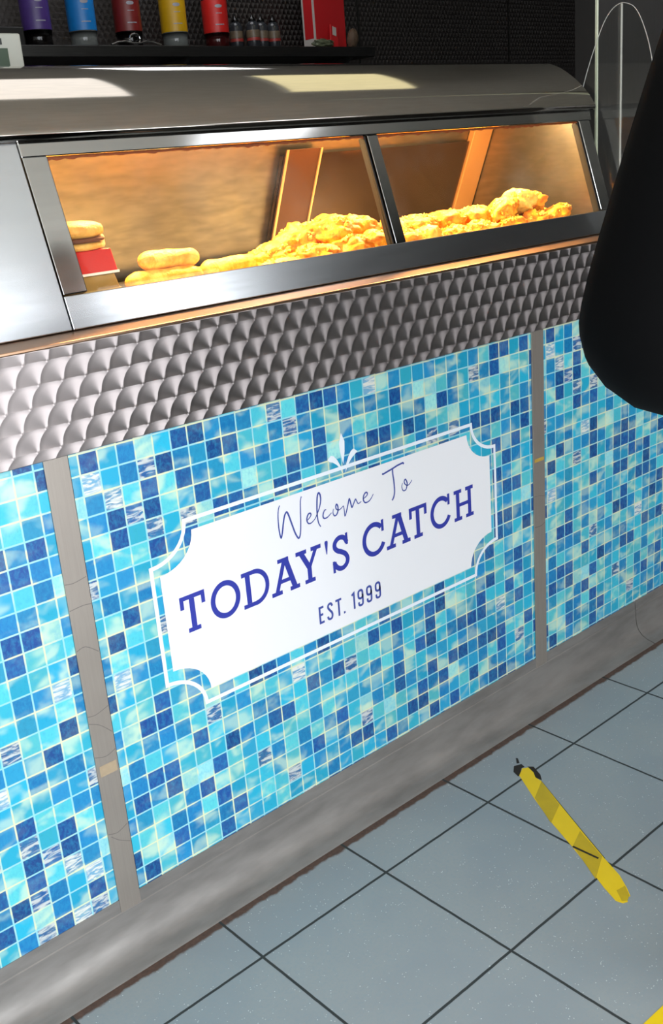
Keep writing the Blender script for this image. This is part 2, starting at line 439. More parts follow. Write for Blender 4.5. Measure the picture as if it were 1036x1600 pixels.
for pts in ([(-0.1545,0.700),(-0.140,0.698),(-0.117,0.702)], [(-0.1545,0.655),(-0.130,0.657),(-0.116,0.655)], [(-0.1545,0.585),(-0.138,0.588),(-0.117,0.572)], [(-0.1545,0.468),(-0.14,0.466),(-0.116,0.473)],
            [(-0.1545,0.455),(-0.136,0.445),(-0.117,0.425)], [(-0.1545,0.392),(-0.135,0.386),(-0.116,0.392)], [(-0.1545,0.243),(-0.137,0.238),(-0.117,0.246)], [(-0.150,0.236),(-0.136,0.222),(-0.117,0.210)],
            [(1.012,0.520),(1.030,0.518),(1.051,0.512)], [(1.012,0.445),(1.035,0.443),(1.051,0.448)]):
    bm = bmesh.new(); ribbon(bm, smooth_path(pts, 4), 0.0013, PY-0.0031); obj('scuff_mark', bm, M_scuff, counter)
# coved plinth
def plinth(x0, x1):
    prof = [(PY+0.01, 0.0), (PY+0.01, 0.1075), (PY-0.0015, 0.1075), (PY-0.0022, 0.083), (PY-0.004, 0.0815), (PY-0.0055, 0.055), (PY-0.0085, 0.038), (PY-0.015, 0.024), (PY-0.026, 0.013), (PY-0.042, 0.006), (0.130, 0.002), (0.127, 0.0)]
    bm = bmesh.new(); prism_x(bm, prof, x0, x1)
    o = obj('plinth', bm, M_plinth, counter, smooth=True)
    md = o.modifiers.new('split', 'EDGE_SPLIT'); md.split_angle = math.radians(32)
plinth(CX0, 1.4385); plinth(1.4415, CX1)
# patterned steel band and the ledge above it
box('patterned_band', CX0, CX1, 0.184, 0.198, 0.899, 1.061, M_band, counter, bevel=0.001)
box('ledge', CX0, CX1, 0.1835, 0.275, 1.0612, 1.066, M_ledge, counter, bevel=0.0012)

# the printed welcome sign
sign = obj('welcome_sign', (lambda b: (poly_front(b, [(0, 0), (1, 0), (1, 1)], 0), b)[1])(bmesh.new()), M_white, counter)
bm = bmesh.new()
def plaque(x0, x1, z0, z1, nx, nz, seg=10):
    pts = []
    def arc(cx, cz, a0, a1):
        for k in range(seg+1):
            a = math.radians(a0 + (a1-a0)*k/seg); pts.append((cx+nx*math.cos(a), cz+nz*math.sin(a)))
    arc(x0, z1, 270, 360)           # upper left notch, from the side to the top edge
    arc(x1, z1, 180, 270)
    arc(x1, z0, 90, 180)
    arc(x0, z0, 0, 90)
    return pts
SY = PY - 0.0008
inner = plaque(0.0145, 0.861, 0.4185, 0.7185, 0.072, 0.062)
poly_front(bm, inner, SY)
bm2 = bm; me = bpy.data.meshes.new('welcome_sign'); bm2.to_mesh(me); bm2.free(); sign.data = me; me.materials.append(M_white)
sign['label'] = 'white plaque shaped print with notched corners'
outer = plaque(-0.0005, 0.8785, 0.3955, 0.7375, 0.0745, 0.064)
bm = bmesh.new(); ribbon(bm, outer, 0.0072, SY, closed=True)
obj('border_line', bm, M_line, sign)
bm = bmesh.new()
poly_front(bm, [(0.4386, 0.8048), (0.4459, 0.7873), (0.4445, 0.768), (0.4387, 0.7442), (0.4325, 0.770), (0.4315, 0.786)], SY-0.0002)
poly_front(bm, [(0.4001, 0.7612), (0.4091, 0.7676), (0.4160, 0.7650), (0.4240, 0.7560), (0.4318, 0.7416), (0.4345, 0.7264), (0.4300, 0.7370), (0.4226, 0.7460), (0.4121, 0.7537), (0.4050, 0.7560)], SY-0.0002)
poly_front(bm, [(0.4774, 0.7600), (0.4669, 0.7678), (0.4600, 0.7645), (0.4530, 0.7560), (0.4460, 0.7430), (0.4425, 0.7257), (0.4490, 0.7380), (0.4560, 0.7460), (0.4633, 0.7520), (0.4700, 0.7560)], SY-0.0002)
obj('fleur_de_lis', bm, M_line, sign)

TY = SY - 0.0004
Z0, Z1 = 0.5378, 0.6065
SL = 0.0080
bm = bmesh.new()
def slab(x0, x1, z0, z1): poly_front(bm, [(x0, z0), (x1, z0), (x1, z1), (x0, z1)], TY)
def bar(a, b, wd=0.0108): ribbon(bm, [a, b], wd, TY)
def L_T(xl, xr, f0, f1):
    c = (f0+f1)/2
    slab(xl, xr, Z1-SL, Z1); slab(xl, xl+0.0078, Z1-0.0235, Z1-SL); slab(xr-0.0078, xr, Z1-0.0235, Z1-SL)
    slab(c-0.0054, c+0.0054, Z0+SL, Z1-SL); slab(f0, f1, Z0, Z0+SL)
def L_A(f0, f1, f2, f3, t0, t1):
    ta = (t0+t1)/2 + 0.001; a = (f0+f1)/2; b = (f2+f3)/2
    slab(t0, t1-0.006, Z1-SL*0.95, Z1); slab(f0, f1, Z0, Z0+SL); slab(f2, f3, Z0, Z0+SL)
    ribbon(bm, [(a, Z0+SL*0.7), (ta-0.001, Z1-0.003)], 0.0088, TY); ribbon(bm, [(b, Z0+SL*0.7), (ta+0.001, Z1-0.001)], 0.0115, TY)
    k = 0.34; slab(a+(ta-a)*k, b+(ta-b)*k, Z0+(Z1-Z0)*0.30, Z0+(Z1-Z0)*0.41)
def arc_pts(cx, cz, rx, rz, a0, a1, n=40):
    return [(cx+rx*math.cos(math.radians(a0+(a1-a0)*k/n)), cz+rz*math.sin(math.radians(a0+(a1-a0)*k/n))) for k in range(n+1)]
def L_C(x0, x1):
    cx = (x0+x1)/2 + 0.002; rx = (x1-x0)/2 - 0.003; rz = (Z1-Z0)/2 - 0.004
    ribbon(bm, arc_pts(cx, (Z0+Z1)/2, rx, rz, 42, 335), 0.0100, TY)
    slab(x1-0.0075, x1-0.0008, Z1-0.0235, Z1+0.0005)
L_T(0.0447, 0.0965, 0.0562, 0.0820)
ribbon(bm, arc_pts(0.1389, 0.5722, 0.0272, 0.0302, 0, 354, 60), 0.0098, TY, closed=True)
# D
slab(0.1765, 0.2050, Z1-SL, Z1); slab(0.1765, 0.2050, Z0, Z0+SL); slab(0.1845, 0.1952, Z0+SL, Z1-SL)
ribbon(bm, [(0.2045, Z1-SL/2)] + [(0.2050+0.0280*math.cos(math.radians(a)), (Z0+Z1)/2+(0.0303)*math.sin(math.radians(a))) for a in range(85, -86, -6)] + [(0.2045, Z0+SL/2)], 0.0088, TY)
L_A(0.2411, 0.2658, 0.2848, 0.3080, 0.2600, 0.2921)
# Y
slab(0.3035, 0.3295, Z1-SL, Z1); slab(0.3405, 0.3655, Z1-SL, Z1); slab(0.3213, 0.3466, Z0, Z0+SL)
slab(0.3288, 0.3392, Z0+SL, 0.571); ribbon(bm, [(0.3160, Z1-0.004), (0.3338, 0.5690)], 0.0108, TY); ribbon(bm, [(0.3535, Z1-0.004), (0.3350, 0.5690)], 0.0080, TY)
# apostrophe
poly_front(bm, [(0.3755, 0.6040), (0.3770, 0.6072), (0.3825, 0.6072), (0.3840, 0.6040), (0.3803, 0.5800), (0.3785, 0.5800)], TY)
# S
sp_ = [(0.4318, 0.5890), (0.4265, 0.5990), (0.4180, 0.6032), (0.4085, 0.6020), (0.4010, 0.5950), (0.4005, 0.5860), (0.4070, 0.5785), (0.4160, 0.5740), (0.4265, 0.5665), (0.4312, 0.5560), (0.4275, 0.5460), (0.4180, 0.5405), (0.4080, 0.5420), (0.4000, 0.5490), (0.3965, 0.5570)]
ribbon(bm, smooth_path(sp_, 4), 0.0098, TY); slab(0.4288, 0.4348, 0.5850, 0.6085); slab(0.3925, 0.3985, 0.5360, 0.5600)
obj('lettering', bm, M_navy, sign)['label'] = "bold slab word TODAY'S"
bm = bmesh.new()
L_C(0.4724, 0.5330)
L_A(0.5375, 0.5632, 0.5822, 0.6059, 0.5570, 0.5894)
L_T(0.6053, 0.6571, 0.6174, 0.6426)
L_C(0.6677, 0.7285)
# H
for a, b in ((0.7413, 0.7655), (0.7785, 0.8030)):
    slab(a, b, Z1-SL, Z1); slab(a, b, Z0, Z0+SL); c = (a+b)/2; slab(c-0.0053, c+0.0053, Z0+SL, Z1-SL)
slab(0.7585, 0.7855, 0.5680, 0.5758)
obj('lettering', bm, M_navy, sign)['label'] = "bold slab word CATCH"

SCRIPT = [
 [(0.2781,0.7069),(0.2745,0.7),(0.2721,0.6875),(0.2714,0.6687),(0.2725,0.6531),(0.2749,0.6457),(0.279,0.6569),(0.2826,0.6711),(0.2873,0.6849),(0.2926,0.6901),(0.2965,0.6832),(0.3024,0.6633),(0.3084,0.6441),(0.315,0.6328),(0.32,0.6406),(0.3231,0.661),(0.3252,0.6855),(0.3271,0.7022),(0.3301,0.7099)],
 [(0.3385,0.6604),(0.3444,0.6635),(0.349,0.668),(0.3478,0.6722),(0.3429,0.6717),(0.3391,0.666),(0.3383,0.6594),(0.342,0.6535),(0.3493,0.6533),(0.3585,0.6584)],
 [(0.3585,0.6584),(0.3687,0.673),(0.3747,0.6869),(0.3754,0.6984),(0.3722,0.7051),(0.3682,0.7003),(0.3652,0.6818),(0.3641,0.6646),(0.3655,0.6485),(0.3704,0.6387)],
 [(0.3868,0.6678),(0.383,0.6679),(0.3793,0.6631),(0.3778,0.6567),(0.3809,0.6522),(0.3889,0.6525),(0.3996,0.6582)],
 [(0.4053,0.6645),(0.403,0.6573),(0.4058,0.6505),(0.4115,0.6508),(0.416,0.6575),(0.4163,0.6663),(0.4135,0.6711),(0.4112,0.6678),(0.4125,0.6614),(0.4199,0.6584),(0.4306,0.6633)],
 [(0.4306,0.6629),(0.4318,0.6549),(0.4324,0.6424),(0.437,0.6495),(0.4421,0.662),(0.4465,0.6727),(0.449,0.6661),(0.4517,0.6543),(0.4561,0.659),(0.4621,0.6674),(0.4645,0.6647),(0.469,0.6568),(0.4771,0.6592)],
 [(0.4828,0.6626),(0.4896,0.6648),(0.4945,0.6685),(0.4936,0.6728),(0.489,0.673),(0.4844,0.6682),(0.4831,0.6605),(0.4873,0.6537),(0.4966,0.6537),(0.5037,0.6578),(0.5103,0.6651)],
 [(0.5375,0.6993),(0.5408,0.6979),(0.5491,0.6993),(0.5659,0.7021),(0.58,0.7051),(0.5913,0.7063),(0.5963,0.7066),(0.5982,0.7035)],
 [(0.5665,0.7014),(0.5666,0.6911),(0.5681,0.6785),(0.5688,0.667),(0.5685,0.6526),(0.5652,0.6431),(0.5605,0.6377)],
 [(0.5923,0.6653),(0.5897,0.6593),(0.5912,0.6516),(0.5953,0.6486),(0.6011,0.6499),(0.6045,0.6574),(0.605,0.6635),(0.6013,0.6707),(0.598,0.6695),(0.5973,0.6655),(0.6004,0.66),(0.6066,0.657),(0.6132,0.6592),(0.6194,0.6649)]]
bm = bmesh.new()
for i, s_ in enumerate(SCRIPT):
    if i == 7:
        obj('lettering', bm, M_navy2, sign)['label'] = 'thin handwritten word Welcome'; bm = bmesh.new()
    ribbon(bm, smooth_path(s_, 5), 0.0036 if i in (0, 2, 7, 8) else 0.0031, TY, taper=(i not in (7, 8)))
obj('lettering', bm, M_navy2, sign)['label'] = 'thin handwritten word To'
bm = bmesh.new(); LW = 0.0046
ribbon(bm, [(0.3595,0.4787),(0.3493,0.4787),(0.3493,0.4476),(0.3597,0.4476)], LW, TY); ribbon(bm, [(0.3493,0.4638),(0.3575,0.4638)], LW, TY)
ribbon(bm, smooth_path([(0.3817,0.4725),(0.3795,0.4780),(0.3750,0.4788),(0.3715,0.4760),(0.3712,0.4715),(0.3750,0.4655),(0.3795,0.4600),(0.3810,0.4540),(0.3790,0.4485),(0.3745,0.4472),(0.3705,0.4492),(0.3690,0.4540)],4), LW, TY)
ribbon(bm, [(0.3907,0.4787),(0.4063,0.4787)], LW, TY); ribbon(bm, [(0.3985,0.4787),(0.3985,0.4453)], LW, TY)
ribbon(bm, [(0.4125,0.4453),(0.4125,0.4500)], 0.0042, TY)
obj('lettering', bm, M_navy2, sign)['label'] = 'condensed word EST.'
bm = bmesh.new()
ribbon(bm, [(0.4335,0.4752),(0.4395,0.4790),(0.4395,0.4453)], LW, TY)
for x9 in (0.4571, 0.4808, 0.5052):
    ribbon(bm, smooth_path([(x9+0.0058,0.4700),(x9+0.0050,0.4640),(x9,0.4618),(x9-0.0050,0.4645),(x9-0.0058,0.4710),(x9-0.0048,0.4770),(x9,0.4792),(x9+0.0048,0.4770),(x9+0.0058,0.4710),(x9+0.0058,0.4560),(x9+0.0048,0.4490),(x9,0.4470),(x9-0.0048,0.4490),(x9-0.0055,0.4550)],4), LW, TY)
obj('lettering', bm, M_navy2, sign)['label'] = 'condensed number 1999'

# ------------------------------------------------------------ heated display cabinet (the range) on the counter
cab = thing('heated_display_cabinet', 'stainless steel heated food cabinet with curved hood and sloping glass front on the counter', 'display cabinet', (0.7, 0.5, 1.066))
Y0c, Z0c = 0.2649, 1.0600
SUy, SUz = 0.0906/0.3040, 0.2902/0.3040         # up the slope
SNy, SNz = SUz, -SUy                              # inward, away from the customer
def sl(s, d=0.0): return (Y0c + SUy*s + SNy*d, Z0c + SUz*s + SNz*d)
def slope_box(bm, x0, x1, s0, s1, d0, d1, x0t=None, x1t=None):
    x0t = x0 if x0t is None else x0t; x1t = x1 if x1t is None else x1t
    vs = []
    for (xa, xb, s) in ((x0, x1, s0), (x0t, x1t, s1)):
        for xx in (xa, xb):
            for d in (d0, d1):
                y, z = sl(s, d); vs.append(bm.verts.new((xx, y, z)))
    for f in ((0,1,3,2),(4,6,7,5),(0,4,5,1),(2,3,7,6),(0,2,6,4),(1,5,7,3)): bm.faces.new([vs[i] for i in f])
    bmesh.ops.recalc_face_normals(bm, faces=bm.faces)
def slope_part(name, mat, *a, bevel=0.0015):
    bm = bmesh.new(); slope_box(bm, *a); return obj(name, bm, mat, cab, bevel=bevel)
XL, XR, XM0, XM1 = -0.030, 1.445, 0.700, 0.7355
slope_part('blank_panel', M_steel, -1.55, XL-0.0016, 0.008, 0.304, -0.001, 0.02)
slope_part('lower_rail', M_steel, XL, XR+0.012, 0.008, 0.0615, -0.001, 0.03)
slope_part('side_post', M_frame, XL+0.001, 0.0135, 0.064, 0.283, 0.000, 0.02, None, None)
slope_part('side_post', M_frame, 1.4135, XR+0.010, 0.064, 0.290, 0.000, 0.02)
bm = bmesh.new(); slope_box(bm, XM0+0.0075, XM1, 0.0615, 0.278, -0.0005, 0.02); obj('middle_post', bm, M_frame, cab, bevel=0.001)
slope_part('post_edge', M_dark, XM0+0.001, XM0+0.0055, 0.0615, 0.278, 0.003, 0.02)
slope_part('post_edge', M_dark, 1.4085, 1.4125, 0.0615, 0.278, 0.003, 0.02)
slope_part('header_rail', M_frame, XL-0.0005, XR+0.018, 0.2785, 0.311, -0.002, 0.012, None, None, bevel=0.002)
M_grease = simple('burnt_grease', srgb(150, 70, 14), 0.5, noise_amt=0.7, nscale=80)
def fringe(x0, x1):
    bm = bmesh.new(); rs = random.Random(int(x0*100)); n = 90; top = []; bot = []
    for i in range(n+1):
        x = x0+(x1-x0)*i/n; dd = 0.0025+0.0035*abs(noise.noise(Vector((x*45, 1, 0))))*2+rs.uniform(0, 0.001)
        y, z = sl(0.2790, 0.0035); top.append(bm.verts.new((x, y, z))); y, z = sl(0.2785-dd, 0.0035); bot.append(bm.verts.new((x, y, z)))
    for i in range(n): bm.faces.new((top[i], top[i+1], bot[i+1], bot[i]))
    obj('grease_fringe', bm, M_grease, cab)
fringe(0.014, 0.700); fringe(0.736, 1.408)
# glass
def glass_mat():
    t = NT('cabinet_glass'); t.t.nodes.remove(t.b)
    tr = t.n('ShaderNodeBsdfTransparent'); tr.inputs[0].default_value = (0.98, 0.97, 0.94, 1)
    gl = t.n('ShaderNodeBsdfGlossy'); gl.inputs['Roughness'].default_value = 0.02
    df = t.n('ShaderNodeBsdfDiffuse'); df.inputs[0].default_value = (0.8, 0.75, 0.65, 1)
    fr = t.n('ShaderNodeFresnel'); fr.inputs[0].default_value = 1.40
    geo = t.n('ShaderNodeNewGeometry')
    m1 = t.n('ShaderNodeMixShader'); t.put(X(t, fr.outputs[0])*(1.0 - X(t, geo.outputs['Backfacing'])), m1.inputs[0]); t.link(tr.outputs[0], m1.inputs[1]); t.link(gl.outputs[0], m1.inputs[2])
    m2 = t.n('ShaderNodeMixShader'); t.put(t.ss(t.noise(t.obj(), 5, 5, 0.65), 0.45, 0.8)*0.05, m2.inputs[0])
    t.link(m1.outputs[0], m2.inputs[1]); t.link(df.outputs[0], m2.inputs[2]); t.link(m2.outputs[0], t.out.inputs[0])
    return t.m
M_glass = glass_mat()
slope_part('glass_pane', M_glass, 0.0135, XM0+0.001, 0.0615, 0.279, 0.006, 0.010, bevel=0)
slope_part('glass_pane', M_glass, XM1, 1.4085, 0.0615, 0.279, 0.006, 0.010, bevel=0)
# hood: curved sheet with a bull nose along the front
HP = [(0.352, 1.3495), (0.3455, 1.3515), (0.3435, 1.357), (0.3445, 1.3625), (0.349, 1.3675), (0.360, 1.384), (0.372, 1.397), (0.386, 1.411), (0.400, 1.423), (0.414, 1.4335), (0.428, 1.443), (0.444, 1.4525), (0.460, 1.460), (0.477, 1.4665), (0.495, 1.471), (0.514, 1.4745), (0.534, 1.4765), (0.560, 1.4775), (0.66, 1.4775), (0.80, 1.4775), (0.80, 1.466), (0.56, 1.466), (0.50, 1.460), (0.46, 1.449), (0.42, 1.426), (0.39, 1.400), (0.362, 1.365)]
bm = bmesh.new(); prism_x(bm, HP, -1.55, 1.475)
ho = obj('hood', bm, M_hood, cab)
for p in ho.data.polygons:
    if len(p.vertices) == 4: p.use_smooth = True
md = ho.modifiers.new('split', 'EDGE_SPLIT'); md.split_angle = math.radians(35)
# hood end cap, inner shell
bm = bmesh.new()
capf = [(0.352, 1.350)] + [p for p in HP[4:20]] + [(0.80, 1.350)]
prism_x(bm, [(y+0.002, z-0.003) for y, z in capf], 1.462, 1.470); obj('hood_end_cap', bm, M_frame, cab)
BYk = 0.662
def lean(o):                                                    # the back of the cabinet leans towards the customer at its top
    for v in o.data.vertices: v.co.y += (1.31 - v.co.z)*0.43
    return o
lean(box('back_wall', -1.55, 1.455, BYk, BYk+0.01, 1.0675, 1.466, M_inner, cab))
IN = [(BYk+0.1035, 1.0675), (0.310, 1.0675), (0.372, 1.355), (0.392, 1.396), (0.422, 1.421), (0.462, 1.444), (0.502, 1.456), (0.562, 1.462), (BYk-0.066, 1.462)]
bm = bmesh.new(); prism_x(bm, IN, 1.446, 1.4545); obj('end_wall', bm, M_inner, cab)
bm = bmesh.new(); prism_x(bm, IN, -0.045, -0.035); obj('divider_wall', bm, M_inner, cab)
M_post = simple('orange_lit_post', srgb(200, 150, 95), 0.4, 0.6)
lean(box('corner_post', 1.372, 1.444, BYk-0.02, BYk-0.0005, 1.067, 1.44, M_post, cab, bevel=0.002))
M_slide = simple('sliding_door_dark', srgb(80, 66, 58), 0.14, 0.8)
lean(box('sliding_door', 0.743, 1.371, BYk-0.012, BYk-0.001, 1.075, 1.302, M_slide, cab, bevel=0.001))
lean(box('door_stile', 0.745, 0.845, BYk-0.022, BYk-0.013, 1.075, 1.313, simple('door_stile_copper', srgb(88, 60, 46), 0.35, 0.6), cab, bevel=0.001))
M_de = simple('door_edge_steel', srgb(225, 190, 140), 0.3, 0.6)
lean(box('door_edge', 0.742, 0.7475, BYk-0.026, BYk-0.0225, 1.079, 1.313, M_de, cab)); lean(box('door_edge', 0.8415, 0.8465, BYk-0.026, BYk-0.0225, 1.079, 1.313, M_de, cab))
# heated tray
box('tray', -0.034, 1.445, 0.292, BYk+0.070, 1.067, 1.078, M_inner, cab, bevel=0.001)
# lamp strip with grease under the header, heat lamps in the hood
M_tube = emis('heat_lamp_glow', (1.0, 0.60, 0.22, 1), 26.0)
for (xa, xb) in ((0.10, 0.62), (0.80, 1.36)):
    bm = bmesh.new()
    lathe(bm, [(0.007, 0), (0.007, xb-xa)], 0, 0, 0, 12)
    bmesh.ops.rotate(bm, verts=bm.verts, cent=(0,0,0), matrix=Matrix.Rotation(math.pi/2, 3, 'Y'))
    bmesh.ops.translate(bm, verts=bm.verts, vec=(xa, 0.46, 1.395))
    lamp = obj('heat_lamp', bm, M_tube, cab, smooth=True)
    bm = bmesh.new(); prism_x(bm, [(0.43, 1.400), (0.445, 1.415), (0.475, 1.415), (0.49, 1.400), (0.486, 1.400), (0.473, 1.411), (0.447, 1.411), (0.434, 1.400)], xa-0.02, xb+0.02)
    obj('reflector', bm, M_frame, lamp)
    l = area('heat_light', ((xa+xb)/2, 0.46, 1.383), (0, 0, 0), xb-xa, 0.03, HEAT_POWER, (1.0, 0.60, 0.25))
    l.parent = lamp; l.matrix_parent_inverse = Matrix()

# ------------------------------------------------------------ food
def batter_mat(name, c1, c2, rough=0.45, sss=0.0):
    t = NT(name); o = t.obj()
    n = t.noise(o, 45, 4, 0.6); n2 = t.noise(o, 160, 3, 0.7)
    t.link(t.mix(t.ss(n, 0.35, 0.65), c1, c2), t.b.inputs['Base Color'])
    t.b.inputs['Roughness'].default_value = rough
    t.bump(n*0.6 + n2*0.4, 0.9, 0.005)
    return t.m
M_bat = batter_mat('golden_batter', srgb(250, 184, 50), srgb(216, 114, 18))
M_bat2 = batter_mat('pale_batter', srgb(255, 224, 110), srgb(240, 176, 60))
M_saus = batter_mat('sausage_batter', srgb(255, 214, 110), srgb(238, 165, 60))
def lump(name, label, cat, group, loc, size, rot=(0,0,0), mat=None, seed=0, rough=0.22, sub=4, bend=0.0):
    bm = bmesh.new(); bmesh.ops.create_icosphere(bm, subdivisions=sub, radius=1.0)
    off = Vector((seed*3.7, seed*1.3, seed*7.1))
    for v in bm.verts:
        d = v.co.normalized()
        k = 1 + rough*noise.noise(d*1.6+off) + rough*0.55*noise.noise(d*4+off) + rough*0.25*noise.noise(d*10+off)
        p = Vector((d.x*size[0]*k, d.y*size[1]*k, d.z*size[2]*k))
        p.z += bend*(p.x*p.x)/max(size[0], 1e-4)
        v.co = p
    bm.transform(Matrix.Rotation(rot[2], 4, 'Z') @ Matrix.Rotation(rot[1], 4, 'Y') @ Matrix.Rotation(rot[0], 4, 'X'))
    o = obj(name, bm, mat or M_bat, smooth=True); o.location = loc
    return tag(o, label, cat, group)
def sausage(label, loc, L, r, rz, ry=0.0, seed=0):
    bm = bmesh.new(); n = 22; seg = 16; rings = []
    for i in range(n+1):
        t = i/n; x = (t-0.5)*L; e = min(1, math.sin(math.pi*min(max(t, 0.0), 1.0))*2.6)
        e = max(0.05, e**0.5 if e < 1 else 1)
        row = []
        for k in range(seg):
            a = 2*math.pi*k/seg; rr = r*e*(1+0.10*noise.noise(Vector((x*40+seed, math.cos(a)*1.5, math.sin(a)*1.5))))
            row.append(bm.verts.new((x, rr*math.cos(a)+0.006*math.sin(t*3), rr*math.sin(a))))
        rings.append(row)
    for a, b in zip(rings, rings[1:]):
        for k in range(seg): bm.faces.new((a[k], b[k], b[(k+1) % seg], a[(k+1) % seg]))
    bm.faces.new(rings[0]); bm.faces.new(rings[-1][::-1]); bmesh.ops.recalc_face_normals(bm, faces=bm.faces)
    bm.transform(Matrix.Rotation(rz, 4, 'Z') @ Matrix.Rotation(ry, 4, 'Y'))
    o = obj('battered_sausage', bm, M_saus, smooth=True); o.location = loc
    return tag(o, label, 'battered sausage', 'battered sausages at the left of the cabinet')
sausage('short battered sausage lying on top of the others beside the cartons', (0.245, 0.395, 1.142), 0.135, 0.0165, 0.05, 0.05, 1)
sausage('long battered sausage under the short one, left of the next', (0.225, 0.385, 1.1105), 0.170, 0.0175, 0.03, 0.02, 2)
sausage('battered sausage in the second layer, nearest the chips', (0.385, 0.405, 1.1115), 0.150, 0.0175, 0.1, 0.0, 3)
sausage('battered sausage at the bottom front beside the brown carton', (0.195, 0.350, 1.0935), 0.16, 0.0150, 0.0, 0.0, 4)
sausage('battered sausage at the bottom front, right of the other front one', (0.365, 0.352, 1.0935), 0.16, 0.0150, 0.0, 0.0, 5)
sausage('battered sausage at the back behind the others', (0.30, 0.445, 1.0965), 0.18, 0.018, 0.0, 0.0, 6)

# (x, y, z, half sizes, rot z, rot y)
FISH = [
 ((0.470, 0.350, 1.098), (0.060, 0.034, 0.020), 0.1, 0.0, 'flat piece of battered fish right of the sausages, at the front'),
 ((0.500, 0.420, 1.110), (0.064, 0.040, 0.030), 0.3, 0.0, 'battered fish behind the first flat front piece'),
 ((0.560, 0.352, 1.108), (0.055, 0.034, 0.026), -0.2, 0.1, 'small battered fish at the front under the left rise of the heap'),
 ((0.575, 0.430, 1.133), (0.060, 0.042, 0.036), 0.2, -0.2, 'battered fish on the left slope of the heap'),
 ((0.640, 0.400, 1.146), (0.055, 0.044, 0.036), -0.3, 0.0, 'battered fish forming the peak of the heap left of the middle post'),
 ((0.650, 0.348, 1.112), (0.052, 0.034, 0.030), 0.1, 0.0, 'battered fish at the front below the peak of the heap'),
 ((0.720, 0.352, 1.112), (0.048, 0.036, 0.032), 0.3, 0.1, 'battered fish at the front behind the middle post'),
 ((0.725, 0.420, 1.140), (0.062, 0.045, 0.034), 0.0, 0.15, 'battered fish on the heap behind the middle post'),
 ((0.790, 0.348, 1.108), (0.042, 0.032, 0.028), -0.4, 0.0, 'dark orange battered fish just right of the middle post'),
 ((0.820, 0.410, 1.122), (0.060, 0.046, 0.034), 0.3, 0.0, 'battered fish behind the dark orange one by the post'),
 ((0.870, 0.350, 1.105), (0.045, 0.034, 0.034), 0.5, 0.0, 'round pale battered piece at the front of the right window'),
 ((0.910, 0.415, 1.128), (0.060, 0.044, 0.030), -0.2, 0.0, 'battered fish behind the round pale front piece'),
 ((0.955, 0.350, 1.104), (0.052, 0.034, 0.026), 0.1, 0.0, 'long low battered fish at the front of the right window'),
 ((1.000, 0.410, 1.124), (0.058, 0.044, 0.034), 0.2, -0.1, 'battered fish in the middle of the right heap'),
 ((1.045, 0.352, 1.106), (0.045, 0.034, 0.026), -0.3, 0.0, 'battered fish at the front, centre of the right window'),
 ((1.085, 0.405, 1.130), (0.055, 0.042, 0.030), 0.4, -0.1, 'battered fish left of the two round tops'),
 ((1.150, 0.375, 1.142), (0.058, 0.036, 0.026), 0.2, -0.35, 'battered fish tilted up against the round tops'),
 ((1.225, 0.385, 1.156), (0.042, 0.038, 0.030), 0.0, 0.0, 'topmost round battered piece at the right of the heap'),
 ((1.285, 0.400, 1.150), (0.048, 0.040, 0.026), 0.5, 0.15, 'battered piece on top, right of the topmost one'),
 ((1.145, 0.345, 1.106), (0.048, 0.032, 0.028), 0.1, 0.0, 'battered fish at the front under the tilted piece'),
 ((1.230, 0.350, 1.108), (0.048, 0.034, 0.028), -0.1, -0.1, 'battered fish at the front under the topmost piece'),
 ((1.315, 0.345, 1.118), (0.058, 0.028, 0.020), 0.15, -0.22, 'finger shaped battered piece at the far right end'),
 ((1.310, 0.420, 1.112), (0.060, 0.040, 0.032), 0.0, 0.0, 'battered fish low behind the finger shaped piece'),
 ((1.215, 0.430, 1.112), (0.060, 0.040, 0.032), 0.0, 0.0, 'battered fish low behind the topmost round piece'),
]
for i, (lc, sz, rz, ry, lab) in enumerate(FISH):
    lump('battered_fish', lab, 'battered fish', 'battered fish heaped on the tray', lc, sz, (0, ry, rz), M_bat2 if i in (0, 10, 17) else M_bat, seed=i+1, rough=0.30)
# loose scraps of batter
bm = bmesh.new(); rs = random.Random(3)
def heap_top(x, y):
    best = None
    for lc, sz, rz, ry, lab in FISH:
        dx, dy = x-lc[0], y-lc[1]; c_, s_ = math.cos(-rz), math.sin(-rz); u = (dx*c_-dy*s_)/sz[0]; v = (dx*s_+dy*c_)/sz[1]
        q = 1-u*u-v*v
        if q > 0.15:
            z = lc[2] + sz[2]*math.sqrt(q)*0.93 - math.sin(ry)*u*sz[0]
            if best is None or z > best: best = z
    return best
for i in range(1500):
    x = rs.uniform(0.42, 1.38); y = rs.uniform(0.325, 0.455); z = heap_top(x, y)
    if z is None: continue
    r = rs.uniform(0.0018, 0.0048)
    g = bmesh.ops.create_icosphere(bm, subdivisions=1, radius=r, matrix=Matrix.Translation((x, y, z)))
    for v in g['verts']: v.co += Vector((rs.uniform(-1, 1), rs.uniform(-1, 1), rs.uniform(-1, 1)))*r*0.5
tag(obj('batter_scraps', bm, M_bat2), 'loose crispy scraps of batter scattered over the heap of fish', 'batter scraps', None, 'stuff')

